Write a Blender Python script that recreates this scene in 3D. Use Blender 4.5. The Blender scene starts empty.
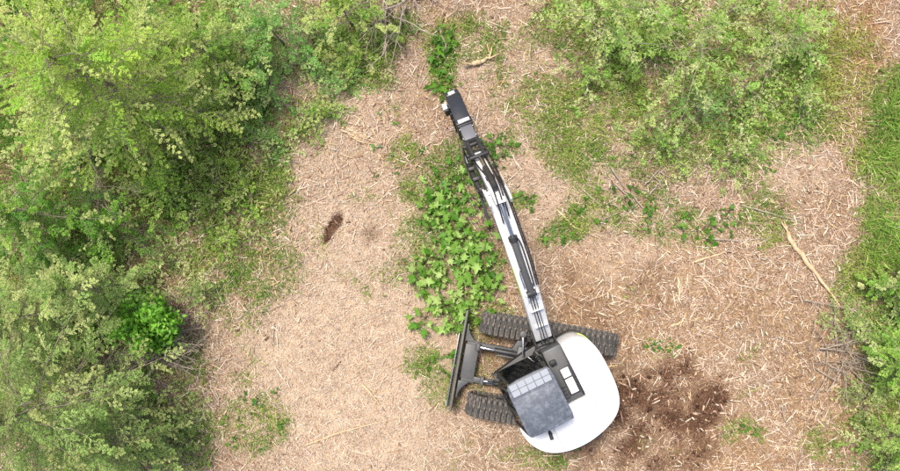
import bpy, bmesh, math, random
import numpy as np
from mathutils import Vector, Matrix

scene = bpy.context.scene
col = scene.collection
R = math.radians

# ------------------------------------------------------------------ camera, sky, sun, exposure
CAM_H = 15.0
FPX = 697.5                       # focal length in photograph pixels (900 wide)
cam_d = bpy.data.cameras.new('camera')
cam_d.sensor_width = 36.0
cam_d.lens = 36.0 * FPX / 900.0
cam_d.clip_end = 2000
cam = bpy.data.objects.new('camera', cam_d)
cam.location = (0, 0, CAM_H)
col.objects.link(cam)
scene.camera = cam

SUN_EL, SUN_AZ = 66.0, 325.0      # azimuth clockwise from +Y (top of the picture)
world = bpy.data.worlds.new('World')
scene.world = world
world.use_nodes = True
wn = world.node_tree
bg = wn.nodes['Background']
sky = wn.nodes.new('ShaderNodeTexSky')
sky.sky_type = 'NISHITA'
sky.sun_disc = False
sky.sun_elevation = R(SUN_EL)
sky.sun_rotation = R(SUN_AZ)
sky.air_density = 1.0
sky.dust_density = 4.0
wn.links.new(sky.outputs[0], bg.inputs[0])
bg.inputs[1].default_value = 0.085
sd = bpy.data.lights.new('sun', 'SUN')
sd.energy = 1.5
sd.angle = R(12)
sd.color = (1.0, 0.95, 0.87)
sun = bpy.data.objects.new('sun', sd)
ax, el = R(SUN_AZ), R(SUN_EL)
to_sun = Vector((math.sin(ax) * math.cos(el), math.cos(ax) * math.cos(el), math.sin(el)))
sun.rotation_euler = to_sun.to_track_quat('Z', 'Y').to_euler()
sun.location = to_sun * 30
col.objects.link(sun)
vs = scene.view_settings
vs.view_transform = 'Standard'
vs.look = 'None'
vs.gamma = 1
vs.use_curve_mapping = False
vs.exposure = 1.36
scene.cycles.use_denoising = False
scene.cycles.max_bounces = 6
scene.cycles.transparent_max_bounces = 4

# ------------------------------------------------------------------ helpers
def P(px, py, z=0.0):
    k = (CAM_H - z) / FPX
    return Vector(((px - 450.0) * k, (235.5 - py) * k, z))

def lin(r, g, b, f=1.0):
    def c(v):
        v /= 255.0
        return v / 12.92 if v <= 0.04045 else ((v + 0.055) / 1.055) ** 2.4
    return np.array([c(r) * f, c(g) * f, c(b) * f])

_g = np.random.default_rng(11)
_tab = _g.random((256, 256))
def vnoise(x, y, s=1.0, o=0):
    x = np.asarray(x, float) * s + 37.7 * o + 91.3
    y = np.asarray(y, float) * s + 17.9 * o + 53.1
    xi = np.floor(x).astype(int); yi = np.floor(y).astype(int)
    fx = x - xi; fy = y - yi
    fx = fx * fx * (3 - 2 * fx); fy = fy * fy * (3 - 2 * fy)
    a = _tab[xi % 256, yi % 256]; b = _tab[(xi + 1) % 256, yi % 256]
    c = _tab[xi % 256, (yi + 1) % 256]; d = _tab[(xi + 1) % 256, (yi + 1) % 256]
    return (a * (1 - fx) + b * fx) * (1 - fy) + (c * (1 - fx) + d * fx) * fy
def fbm(x, y, s=1.0, o=0, n=4):
    t = 0; a = 0.5; w = 0
    for i in range(n):
        t = t + a * vnoise(x, y, s * 2 ** i, o + i * 3); w += a; a *= 0.55
    return t / w

def gz(x, y):
    return (fbm(x, y, 0.35, 5, 3) - 0.5) * 0.16 + (fbm(x, y, 2.2, 9, 3) - 0.5) * 0.07

def blobs(x, y, lst):
    t = np.zeros_like(np.asarray(x, float))
    for b in lst:
        px, py, rx, ry, s = b[:5]
        ang = R(b[5]) if len(b) > 5 else 0.0
        c = P(px, py)
        dx = (x - c.x) * 46.5; dy = (y - c.y) * 46.5
        u = dx * math.cos(ang) + dy * math.sin(ang); v = -dx * math.sin(ang) + dy * math.cos(ang)
        d = (u / rx) ** 2 + (v / ry) ** 2
        t = np.maximum(t, s * np.clip(1.3 - d * 0.55, 0, 1))
    return t

GREEN = [(225,165,62,75,.95),(290,105,50,34,.85),(205,240,55,60,.85),(325,48,95,42,.9),(250,280,34,60,.5),(185,440,28,45,.7),(255,425,40,26,.5),
    (245,330,18,50,.35),(270,262,26,45,.3),(440,58,14,30,.9),(455,175,26,28,.8),(620,205,52,24,.6),(610,130,65,55,.7),
    (690,80,150,85,.82),(765,110,65,50,.85),(700,225,66,20,.42),(765,215,28,36,.6),(562,232,26,12,.85,30),(615,285,14,22,.45),(568,30,45,32,.7),
    (915,190,58,112,.8),(880,300,42,60,.65),(848,60,20,70,.42),(742,430,20,12,.55),(660,346,20,10,.5),(434,368,24,26,.42),
    (456,258,46,76,.5),(550,461,16,6,.5),(840,440,30,25,.5),(100,100,190,150,.75),(80,380,100,110,.7),(30,240,90,60,.8),
    (385,110,14,10,.5),(400,150,20,12,.45),(420,190,20,10,.6),(505,140,12,14,.6),(560,128,22,12,.6),(800,35,50,35,.55),(890,420,40,60,.7),
    (330,80,22,12,.6),(490,380,16,26,.55),(560,345,8,6,.2),(640,300,12,8,.3),(520,200,14,7,.7),(580,190,16,12,.6),(480,40,40,22,.5),(525,455,30,8,.3)]
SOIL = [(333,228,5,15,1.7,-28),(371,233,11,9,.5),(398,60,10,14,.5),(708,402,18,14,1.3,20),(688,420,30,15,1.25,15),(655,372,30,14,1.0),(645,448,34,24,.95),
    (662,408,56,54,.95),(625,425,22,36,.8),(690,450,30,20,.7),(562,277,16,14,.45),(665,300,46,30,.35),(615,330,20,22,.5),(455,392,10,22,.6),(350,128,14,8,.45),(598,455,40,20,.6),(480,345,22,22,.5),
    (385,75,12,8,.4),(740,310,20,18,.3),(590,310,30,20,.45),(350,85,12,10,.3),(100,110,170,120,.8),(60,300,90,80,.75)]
PALE = [(350,370,95,110,1.0),(360,260,70,80,.75),(330,130,70,60,.55),(560,170,60,60,.55),(515,80,50,50,.5),(790,130,55,50,.55),(640,245,60,40,.5)]
OCHRE = [(760,400,90,90,.35),(850,60,30,80,1.0),(700,300,110,60,.45),(820,380,50,70,.4),(560,285,40,50,.4),(740,460,60,30,.5)]

def m_green(x, y):
    b = blobs(x, y, GREEN)
    return np.clip(b * (0.05 + 1.65 * fbm(x, y, 2.2, 1, 5)) - 0.08 + (fbm(x, y, 1.1, 21, 5) - 0.585) * 1.15, 0, 1)
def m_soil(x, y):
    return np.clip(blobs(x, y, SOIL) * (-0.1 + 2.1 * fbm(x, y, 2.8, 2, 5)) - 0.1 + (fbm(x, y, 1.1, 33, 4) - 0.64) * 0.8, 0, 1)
def m_pale(x, y):
    return np.clip(blobs(x, y, PALE) * (0.5 + fbm(x, y, 1.2, 3, 3)), 0, 1)
def m_ochre(x, y):
    return np.clip(blobs(x, y, OCHRE) * (0.4 + 1.1 * fbm(x, y, 1.3, 4, 3)), 0, 1)

# ---- materials
def nt(name):
    m = bpy.data.materials.new(name); m.use_nodes = True
    t = m.node_tree; b = t.nodes['Principled BSDF']
    return m, t, b
def nz(t, scale, detail=4, rough=0.6, vec=None):
    n = t.nodes.new('ShaderNodeTexNoise'); n.inputs['Scale'].default_value = scale
    n.inputs['Detail'].default_value = detail; n.inputs['Roughness'].default_value = rough
    if vec is None:
        tc = t.nodes.new('ShaderNodeTexCoord'); vec = tc.outputs['Object']
    t.links.new(vec, n.inputs['Vector'])
    return n
def ramp(t, src, stops):
    r = t.nodes.new('ShaderNodeValToRGB'); e = r.color_ramp.elements
    while len(e) < len(stops): e.new(0.5)
    for i, (p, c) in enumerate(stops):
        e[i].position = p; e[i].color = (*c[:3], 1)
    t.links.new(src, r.inputs[0]); return r
def mixc(t, f, a, b, mode='MIX'):
    n = t.nodes.new('ShaderNodeMix'); n.data_type = 'RGBA'; n.blend_type = mode
    for s, v in ((n.inputs[0], f), (n.inputs[6], a), (n.inputs[7], b)):
        if hasattr(v, 'links') or hasattr(v, 'is_output'): t.links.new(v, s)
        elif isinstance(v, (int, float)): s.default_value = v
        else: s.default_value = (*v[:3], 1)
    return n.outputs[2]
def bump(t, b, h, strength=0.4, dist=0.02):
    n = t.nodes.new('ShaderNodeBump'); n.inputs['Strength'].default_value = strength; n.inputs['Distance'].default_value = dist
    t.links.new(h, n.inputs['Height']); t.links.new(n.outputs[0], b.inputs['Normal'])

def attr_mat(name, rough=0.8, transl=0.0, spec=0.2):
    m, t, b = nt(name)
    a = t.nodes.new('ShaderNodeAttribute'); a.attribute_name = 'col'
    n = nz(t, 60, 2)
    c = mixc(t, 0.35, a.outputs['Color'], n.outputs['Color'], 'OVERLAY')
    hs = t.nodes.new('ShaderNodeHueSaturation'); t.links.new(a.outputs['Color'], hs.inputs['Color'])
    mp = t.nodes.new('ShaderNodeMapRange'); mp.inputs[3].default_value = 0.78; mp.inputs[4].default_value = 1.22
    t.links.new(n.outputs[0], mp.inputs[0]); t.links.new(mp.outputs[0], hs.inputs['Value'])
    t.links.new(hs.outputs[0], b.inputs['Base Color'])
    b.inputs['Roughness'].default_value = rough
    b.inputs['Specular IOR Level'].default_value = spec
    if transl > 0:
        tr = t.nodes.new('ShaderNodeBsdfTranslucent'); t.links.new(hs.outputs[0], tr.inputs[0])
        mx = t.nodes.new('ShaderNodeMixShader'); mx.inputs[0].default_value = transl
        t.links.new(b.outputs[0], mx.inputs[1]); t.links.new(tr.outputs[0], mx.inputs[2])
        t.links.new(mx.outputs[0], t.nodes['Material Output'].inputs[0])
    return m
MAT = {}
MAT['leaf'] = attr_mat('foliage', 0.5, 0.3, 0.3)
MAT['grass'] = attr_mat('grass_blade', 0.6, 0.3, 0.25)
MAT['straw'] = attr_mat('dry_straw', 0.85, 0.0, 0.15)

def bark(name, c1, c2):
    m, t, b = nt(name)
    n = nz(t, 14, 5); r = ramp(t, n.outputs[0], [(0.3, c1), (0.7, c2)])
    t.links.new(r.outputs[0], b.inputs['Base Color']); b.inputs['Roughness'].default_value = 0.9
    n2 = nz(t, 60, 4); bump(t, b, n2.outputs[0], 0.5, 0.01)
    return m
MAT['bark'] = bark('bark', lin(112, 98, 84, .9), lin(170, 156, 138, .9))
MAT['dead'] = bark('dead_wood', lin(150, 132, 115, .75), lin(205, 190, 170, .75))
MAT['fresh'] = bark('splintered_wood', lin(196, 160, 118, .85), lin(235, 212, 170, .85))
MAT['stem'] = bark('green_stem', lin(90, 105, 60, .6), lin(140, 120, 80, .6))

# ---- numpy mesh building
def build_np(name, verts, faces, colr=None, mat=None, smooth=False):
    verts = np.ascontiguousarray(verts, dtype=np.float32); faces = np.ascontiguousarray(faces, dtype=np.int32)
    me = bpy.data.meshes.new(name); k = faces.shape[1]; nf = len(faces)
    me.vertices.add(len(verts)); me.vertices.foreach_set('co', verts.ravel())
    me.loops.add(nf * k); me.loops.foreach_set('vertex_index', faces.ravel())
    me.polygons.add(nf)
    me.polygons.foreach_set('loop_start', np.arange(0, nf * k, k, dtype=np.int32))
    me.polygons.foreach_set('loop_total', np.full(nf, k, dtype=np.int32))
    if smooth: me.polygons.foreach_set('use_smooth', np.ones(nf, dtype=bool))
    me.update(calc_edges=True)
    if colr is not None:
        a = me.color_attributes.new('col', 'FLOAT_COLOR', 'POINT')
        c = np.ones((len(verts), 4), np.float32); c[:, :3] = colr
        a.data.foreach_set('color', c.ravel())
    if mat: me.materials.append(mat)
    return me
def link(name, me, parent=None, loc=(0, 0, 0), rot=(0, 0, 0)):
    o = bpy.data.objects.new(name, me); col.objects.link(o)
    o.location = loc; o.rotation_euler = rot
    if parent: o.parent = parent
    return o
def tag(o, label=None, cat=None, group=None, kind=None):
    if label: o['label'] = label
    if cat: o['category'] = cat
    if group: o['group'] = group
    if kind: o['kind'] = kind
    return o
def empty(name, loc, rz=0):
    return link(name, None, None, loc, (0, 0, rz))
def unit(v):
    return v / np.maximum(np.linalg.norm(v, axis=-1, keepdims=True), 1e-9)
def diamonds(p, d, s, L, W, c, fold=0.0, mid=0.45):
    """leaf-like quads: base, right, tip, left"""
    L = np.asarray(L)[:, None]; W = np.asarray(W)[:, None]
    n = np.cross(d, s)
    v = np.stack([p, p + d * L * mid + s * W * .5 + n * fold * W, p + d * L, p + d * L * mid - s * W * .5 + n * fold * W], 1).reshape(-1, 3)
    f = np.arange(len(p) * 4).reshape(-1, 4)
    return v, f, np.repeat(c, 4, axis=0)
def strips(p, d, s, L, W, c, up=0.0):
    """bent straw: two segments, tapered (6 verts -> 2 quads)"""
    L = np.asarray(L)[:, None]; W = np.asarray(W)[:, None]
    mid = p + d * L * .5 + np.array([0, 0, 1.0]) * up
    e = p + d * L
    v = np.stack([p - s * W * .35, p + s * W * .35, mid + s * W * .5, mid - s * W * .5, e + s * W * .15, e - s * W * .15], 1).reshape(-1, 3)
    b = np.arange(len(p))[:, None] * 6
    f = np.concatenate([b + np.array([[0, 1, 2, 3]]), b + np.array([[3, 2, 4, 5]])], 0)
    return v, f, np.repeat(c, 6, axis=0)
class Acc:
    def __init__(s): s.v = []; s.f = []; s.c = []; s.n = 0
    def add(s, v, f, c=None):
        s.v.append(v); s.f.append(f + s.n); s.n += len(v)
        if c is not None: s.c.append(c)
    def mesh(s, name, mat, smooth=False):
        return build_np(name, np.concatenate(s.v), np.concatenate(s.f), np.concatenate(s.c) if s.c else None, mat, smooth)
def tube_np(pts, rad, sides=6):
    pts = np.asarray(pts, float); k = len(pts)
    t = unit(np.gradient(pts, axis=0))
    ref = np.array([0.13, 0.21, 0.97]) if abs(t[0][2]) < 0.8 else np.array([0.97, 0.1, 0.2])
    a = unit(np.cross(t, ref)); b = np.cross(t, a)
    ang = np.linspace(0, 2 * np.pi, sides, endpoint=False)
    rad = np.asarray(rad, float)[:, None, None]
    ring = pts[:, None, :] + rad * (a[:, None, :] * np.cos(ang)[None, :, None] + b[:, None, :] * np.sin(ang)[None, :, None])
    v = ring.reshape(-1, 3)
    i = np.arange(k - 1)[:, None] * sides; j = np.arange(sides)[None, :]; j2 = (j + 1) % sides
    f = np.stack([i + j, i + j2, i + sides + j2, i + sides + j], -1).reshape(-1, 4)
    return v, f
def jitter_col(rng, base, n, val=.18, hue=.05):
    base = np.asarray(base)
    c = base[None, :] * (1 + rng.normal(0, val, (n, 1))) * (1 + rng.normal(0, hue, (n, 3)))
    return np.clip(c, 0.004, 0.9)

# ------------------------------------------------------------------ ground
def make_ground():
    def axis(half, step, far):
        core = np.arange(-half, half + 1e-6, step)
        out = half + np.geomspace(0.3, far - half, 16)
        return np.concatenate([-out[::-1], core, out])
    xs = axis(12.5, 0.055, 300); ys = axis(7.5, 0.055, 300)
    X, Y = np.meshgrid(xs, ys)
    x = X.ravel(); y = Y.ravel()
    soil = m_soil(x, y)
    z = gz(x, y) - 0.06 * np.clip(soil - 0.45, 0, 1) * (blobs(x, y, [(333,228,9,22,1.2,-28)]) > 0) + (fbm(x, y, 6, 41, 3) - .5) * (.05 + .11 * np.clip(soil, 0, 1))
    nx, ny = len(xs), len(ys)
    i = np.arange(ny - 1)[:, None] * nx + np.arange(nx - 1)[None, :]
    f = np.stack([i, i + 1, i + 1 + nx, i + nx], -1).reshape(-1, 4)
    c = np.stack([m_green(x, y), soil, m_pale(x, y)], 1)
    m, t, b = nt('mulch_ground')
    a = t.nodes.new('ShaderNodeAttribute'); a.attribute_name = 'col'
    sp = t.nodes.new('ShaderNodeSeparateColor'); t.links.new(a.outputs['Color'], sp.inputs[0])
    a2 = t.nodes.new('ShaderNodeAttribute'); a2.attribute_name = 'ochre'
    n1 = nz(t, 3.2, 6, .7); n2 = nz(t, 26, 5, .75); n3 = nz(t, 90, 3, .7)
    base = ramp(t, n2.outputs[0], [(0.28, lin(112, 92, 74, .9)), (0.5, lin(172, 146, 120, .9)), (0.72, lin(206, 184, 156, .9))])
    pale = ramp(t, n2.outputs[0], [(0.25, lin(162, 138, 114, .95)), (0.5, lin(206, 184, 156, .95)), (0.75, lin(226, 208, 182, .95))])
    ochre = ramp(t, n2.outputs[0], [(0.28, lin(110, 82, 52, .88)), (0.5, lin(168, 132, 92, .88)), (0.75, lin(200, 168, 124, .88))])
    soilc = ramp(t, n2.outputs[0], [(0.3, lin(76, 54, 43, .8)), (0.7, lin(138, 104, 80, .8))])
    grc = ramp(t, n2.outputs[0], [(0.3, lin(84, 90, 44, .8)), (0.7, lin(140, 140, 78, .8))])
    c1 = mixc(t, sp.outputs[2], base.outputs[0], pale.outputs[0])
    c2 = mixc(t, a2.outputs['Fac'], c1, ochre.outputs[0])
    c3 = mixc(t, sp.outputs[0], c2, grc.outputs[0])
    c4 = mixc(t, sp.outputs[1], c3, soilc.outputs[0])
    bl = ramp(t, n1.outputs[0], [(0.3, (.70, .69, .68)), (0.68, (1.14, 1.12, 1.10))])
    c5 = mixc(t, 1.0, c4, bl.outputs[0], 'MULTIPLY')
    t.links.new(c5, b.inputs['Base Color'])
    b.inputs['Roughness'].default_value = 0.95; b.inputs['Specular IOR Level'].default_value = 0.1
    ad = t.nodes.new('ShaderNodeMath'); ad.operation = 'ADD'
    t.links.new(n2.outputs[0], ad.inputs[0]); t.links.new(n3.outputs[0], ad.inputs[1])
    bump(t, b, ad.outputs[0], 0.7, 0.03)
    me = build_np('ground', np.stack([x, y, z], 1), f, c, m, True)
    oa = me.attributes.new('ochre', 'FLOAT', 'POINT'); oa.data.foreach_set('value', m_ochre(x, y).astype(np.float32))
    tag(link('ground', me), kind='structure')
make_ground()

# ------------------------------------------------------------------ straw, chips, grass (nobody could count these)
UCX, UCY = 1.928, -2.90           # excavator centre
BX, BY = 11.6, 6.8
STRAW_PAL = [lin(228, 208, 184, .92), lin(206, 176, 150, .92), lin(218, 192, 166, .95), lin(172, 138, 110, .92), lin(128, 96, 74, .92), lin(196, 184, 172, .92), lin(212, 180, 128, .92)]
def make_straw():
    rng = np.random.default_rng(3)
    n = 560000
    x = rng.uniform(-BX, BX, n); y = rng.uniform(-BY, BY, n)
    g = m_green(x, y); s = m_soil(x, y); pl = m_pale(x, y); oc = m_ochre(x, y)
    keep = rng.random(n) < np.clip(1.0 - 0.8 * g - 0.8 * s, 0.06, 1)
    keep &= rng.random(n) < 0.5 + 0.9 * fbm(x, y, 2.0, 51, 3) * fbm(x, y, .7, 55, 2) * 1.6
    x, y, g, s, pl, oc = [q[keep] for q in (x, y, g, s, pl, oc)]
    n = len(x)
    az = rng.uniform(0, 2 * np.pi, n) + (fbm(x, y, .8, 61, 2) - .5) * 5
    pitch = rng.normal(0.03, .16, n)
    d = np.stack([np.cos(az) * np.cos(pitch), np.sin(az) * np.cos(pitch), np.sin(pitch)], 1)
    roll = rng.normal(0, .4, n)
    s0 = np.stack([-np.sin(az), np.cos(az), np.zeros(n)], 1)
    sd_ = s0 * np.cos(roll)[:, None] + np.array([0, 0, 1.0]) * np.sin(roll)[:, None]
    big = rng.random(n) < (0.022 + 0.05 * (1 - pl) * np.clip(fbm(x, y, .9, 57, 3) * 2.4 - .5, 0, 1.6))
    L = np.where(big, rng.gamma(2.4, .06, n) + .06, rng.gamma(2.2, .020, n) + .02)
    L = np.clip(L, .02, .5)
    W = np.where(big, rng.uniform(.006, .017, n), rng.uniform(.004, .012, n))
    z = gz(x, y) + rng.uniform(.004, .05, n)
    p = np.stack([x, y, z], 1) - d * (L * .5)[:, None]
    pal = np.array(STRAW_PAL)
    w = np.array([.20, .24, .14, .18, .12, .09, .03])
    idx = rng.choice(7, n, p=w / w.sum())
    tone = fbm(x, y, 1.1, 71, 4)
    idx = np.where((rng.random(n) < (tone - .42) * 2.4) & (pl < .5), rng.choice([3, 4, 3, 6], n), idx)
    idx = np.where((rng.random(n) < pl * .6), rng.choice([0, 1, 2, 2, 5, 3], n), idx)
    idx = np.where((rng.random(n) < oc * .25), rng.choice([6, 3, 1], n), idx)
    idx = np.where((rng.random(n) < s * 1.0), rng.choice([4, 4, 3], n), idx)
    idx = np.where(big & (rng.random(n) < .5) & (s < .3), 0, idx)
    c = np.clip(pal[idx] * (1 + rng.normal(0, .16, (n, 1))) * (1 + rng.normal(0, .03, (n, 3))), .01, .85)
    q = ~big
    v, f, cc = diamonds(p[q], d[q], sd_[q], L[q], W[q], c[q], mid=.5)
    v2, f2, cc2 = strips(p[big], d[big], sd_[big], L[big], W[big], c[big], up=0.008)
    v, f, cc = np.concatenate([v, v2]), np.concatenate([f, f2 + len(v)]), np.concatenate([cc, cc2])
    tag(link('dry_straw', build_np('dry_straw', v, f, cc, MAT['straw'])), 'pale dry straw and shredded wood fibres matted over the clearing', 'straw', kind='stuff')
    # chunky wood chips
    n = 13000
    x = rng.uniform(-BX, BX, n); y = rng.uniform(-BY, BY, n)
    dens = np.clip(.25 + blobs(x, y, [(680,290,90,50,.9),(350,140,60,70,.7),(800,150,60,70,.8),(250,230,60,90,.9),(300,110,50,40,.6),(820,380,60,80,.6),(210,400,40,60,.5),(560,160,60,70,.5),(640,200,60,40,.7),(640,420,70,40,.4)]) - .45 * m_green(x, y) - .3 * m_pale(x, y), .05, 1)
    k = rng.random(n) < dens; x = x[k]; y = y[k]; n = len(x)
    az = rng.uniform(0, np.pi * 2, n); pit = rng.normal(.05, .15, n)
    d = np.stack([np.cos(az) * np.cos(pit), np.sin(az) * np.cos(pit), np.sin(pit)], 1)
    sv = np.stack([-np.sin(az), np.cos(az), rng.normal(0, .3, n)], 1); sv = unit(sv - d * (sv * d).sum(1, keepdims=True))
    nv = np.cross(d, sv); nv *= np.sign(nv[:, 2:3])
    L = np.clip(rng.gamma(3, .034, n), .04, .26)[:, None]; W = rng.uniform(.012, .04, n)[:, None]; H = rng.uniform(.006, .018, n)[:, None]
    p = np.stack([x, y, gz(x, y) + rng.uniform(.01, .045, n)], 1)
    t1 = rng.uniform(.2, 1, (n, 1)); t2 = rng.uniform(.1, .8, (n, 1))
    V = np.stack([p - d*L/2 - sv*W/2*t1, p - d*L/2 + sv*W/2*t1, p + sv*W/2, p + d*L/2 + sv*W/2*t2, p + d*L/2 - sv*W/2*t2, p - sv*W/2], 1)
    V = np.concatenate([V, V + (nv * H)[:, None, :]], 1).reshape(-1, 3)
    b = np.arange(n)[:, None] * 12
    F = np.concatenate([b + np.array([q]) for q in ([6,7,8,11],[11,8,9,10],[0,1,7,6],[1,2,8,7],[2,3,9,8],[3,4,10,9],[4,5,11,10],[5,0,6,11])], 0)
    pal2 = np.array([lin(236, 218, 190, .7), lin(222, 190, 152, .7), lin(216, 180, 160, .7), lin(180, 144, 112, .7), lin(140, 108, 84, .7)])
    c = np.clip(pal2[rng.choice(5, n, p=[.34, .26, .16, .16, .08])] * (1 + rng.normal(0, .12, (n, 1))), .02, .85)
    tag(link('wood_chips', build_np('wood_chips', V, F, np.repeat(c, 12, axis=0), MAT['straw'])), 'splintered cream and tan wood chips strewn across the clearing', 'wood chips', kind='stuff')
make_straw()

def make_clods():
    rng = np.random.default_rng(9)
    n = 130000
    x = rng.uniform(-BX, BX, n); y = rng.uniform(-BY, BY, n)
    k = rng.random(n) < np.clip(m_soil(x, y) * 1.4 - .3, 0, 1) * blobs(x, y, [(665,405,75,70,1.0),(333,228,14,26,1.0),(371,233,14,12,.8),(620,330,50,40,.5),(562,277,20,18,.6)])
    x = x[k]; y = y[k]; n = len(x)
    oct_ = np.array([[1,0,0],[0,1,0],[-1,0,0],[0,-1,0],[0,0,1],[0,0,-1]], float)
    r = rng.gamma(1.8, .006, n)[:, None, None] + .005
    V = oct_[None] * r * rng.uniform(.6, 1.4, (n, 6, 1))
    a = rng.uniform(0, 6.28, n); ca, sa = np.cos(a)[:, None], np.sin(a)[:, None]
    V = np.stack([V[..., 0] * ca - V[..., 1] * sa, V[..., 0] * sa + V[..., 1] * ca, V[..., 2] * .8], -1) + rng.normal(0, .004, (n, 6, 3))
    V += np.stack([x, y, gz(x, y) + .02 + r[:, 0, 0] * .4], 1)[:, None, :]
    F = (np.arange(n)[:, None, None] * 6 + np.array([[0,1,4],[1,2,4],[2,3,4],[3,0,4],[1,0,5],[2,1,5],[3,2,5],[0,3,5]])[None]).reshape(-1, 3)
    c = np.array([lin(82, 59, 47, .85), lin(124, 94, 73, .85), lin(160, 128, 103, .85)])[rng.choice(3, n, p=[.35, .4, .25])] * (1 + rng.normal(0, .15, (n, 1)))
    tag(link('soil_clods', build_np('soil_clods', V.reshape(-1, 3), F, np.repeat(np.clip(c, .008, .5), 6, axis=0), MAT['straw'])), 'dark red-brown soil crumbs churned up behind the excavator', 'soil', kind='stuff')
make_clods()

def make_grass():
    rng = np.random.default_rng(5)
    n = 640000
    x = rng.uniform(-BX, BX, n); y = rng.uniform(-BY, BY, n)
    g = m_green(x, y)
    keep = rng.random(n) < np.clip(g * 1.1 - .06, 0, .8)
    x = x[keep]; y = y[keep]; g = g[keep]; n = len(x)
    if n > 240000:
        k = rng.choice(n, 240000, replace=False); x = x[k]; y = y[k]; g = g[k]; n = len(x)
    tall = np.clip(blobs(x, y, [(915,185,42,105,1.0),(890,300,28,55,.45)]) * (fbm(x, y, 1.6, 85, 4) * 2.2 - .3), 0, 1.1)
    az = rng.uniform(0, 2 * np.pi, n) + fbm(x, y, 1.5, 87, 2) * 4; pit = rng.uniform(.15, 1.2, n) - .25 * tall
    d = np.stack([np.cos(az) * np.cos(pit), np.sin(az) * np.cos(pit), np.sin(pit)], 1)
    s0 = np.stack([-np.sin(az), np.cos(az), rng.normal(0, .3, n)], 1)
    L = rng.gamma(4, .026, n) * (1 + 1.7 * tall) + .03; W = rng.uniform(.009, .022, n)
    p = np.stack([x, y, gz(x, y) + .01], 1)
    hue = fbm(x, y, 1.3, 81, 4)
    A = lin(96, 140, 48, 1.05); B = lin(146, 168, 74, 1.05); C = lin(176, 174, 108, 1.0); D = lin(134, 172, 70, 1.0)
    w = np.clip((hue - .3) * 2.5, 0, 1)[:, None]
    c = A * (1 - w) + B * w
    r = rng.random((n, 1)); c = np.where(r < .22, C, c); c = np.where((tall[:, None] > .3) & (r > .2), D * .5 + c * .5, c)
    yb = blobs(x, y, [(845,60,20,80,.9),(860,20,40,30,.9)])[:, None]
    c = c * (1 - .5 * yb) + lin(190, 180, 96, .95) * .5 * yb
    c = np.clip(c * (1 + rng.normal(0, .25, (n, 1))), .01, .6)
    v, f, cc = diamonds(p, d, s0, L, W, c, mid=.4)
    tag(link('grass', build_np('grass', v, f, cc, MAT['grass'])), 'short green grass and moss growing through the dry mulch', 'grass', kind='stuff')
make_grass()

# ------------------------------------------------------------------ trees and shrubs
def sprays(rng, st, dr, ln, K, M, leafL, leafW, width):
    """feathery sprays: each main axis with K side twigs, M leaves per twig"""
    n = len(st)
    upv = np.array([0, 0, 1.0])
    side = unit(np.cross(dr, upv + rng.normal(0, .35, (n, 3))))
    T0 = [st]; TD = [dr]; TL = [ln]; PID = [np.arange(n)]
    for k in range(K):
        v = (k + .5 + rng.uniform(-.3, .3, n)) / K
        sg = np.where((k % 2) == 0, 1.0, -1.0)
        T0.append(st + dr * (ln * v)[:, None] - upv * (0.10 * ln * v * v)[:, None])
        TD.append(unit(dr * .75 + side * sg * rng.uniform(.5, 1.0, (n, 1)) + rng.normal(0, .22, (n, 3))))
        TL.append(ln * width * .72 * (1.08 - v) + .035); PID.append(np.arange(n))
    T0 = np.concatenate(T0); TD = np.concatenate(TD); TL = np.concatenate(TL); PID = np.concatenate(PID)
    m = len(T0)
    u = (np.arange(M)[None, :] + rng.random((m, M))) / M
    p = T0[:, None, :] + TD[:, None, :] * (TL[:, None] * u)[..., None]
    rad = unit(rng.normal(0, 1, (m, M, 3)) * np.array([1, 1, .4]))
    d = unit(TD[:, None, :] * 1.0 + rad * .6)
    p = p + rad * .008
    s = unit(np.cross(d, unit(rng.normal(0, 1, (m, M, 3)) * .3 + upv)))
    L = leafL * rng.uniform(.7, 1.3, (m, M)) * (1.25 - .6 * u); W = leafW * rng.uniform(.7, 1.3, (m, M))
    pid = np.repeat(PID, M)
    return p.reshape(-1, 3), d.reshape(-1, 3), s.reshape(-1, 3), L.ravel(), W.ravel(), pid

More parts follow.
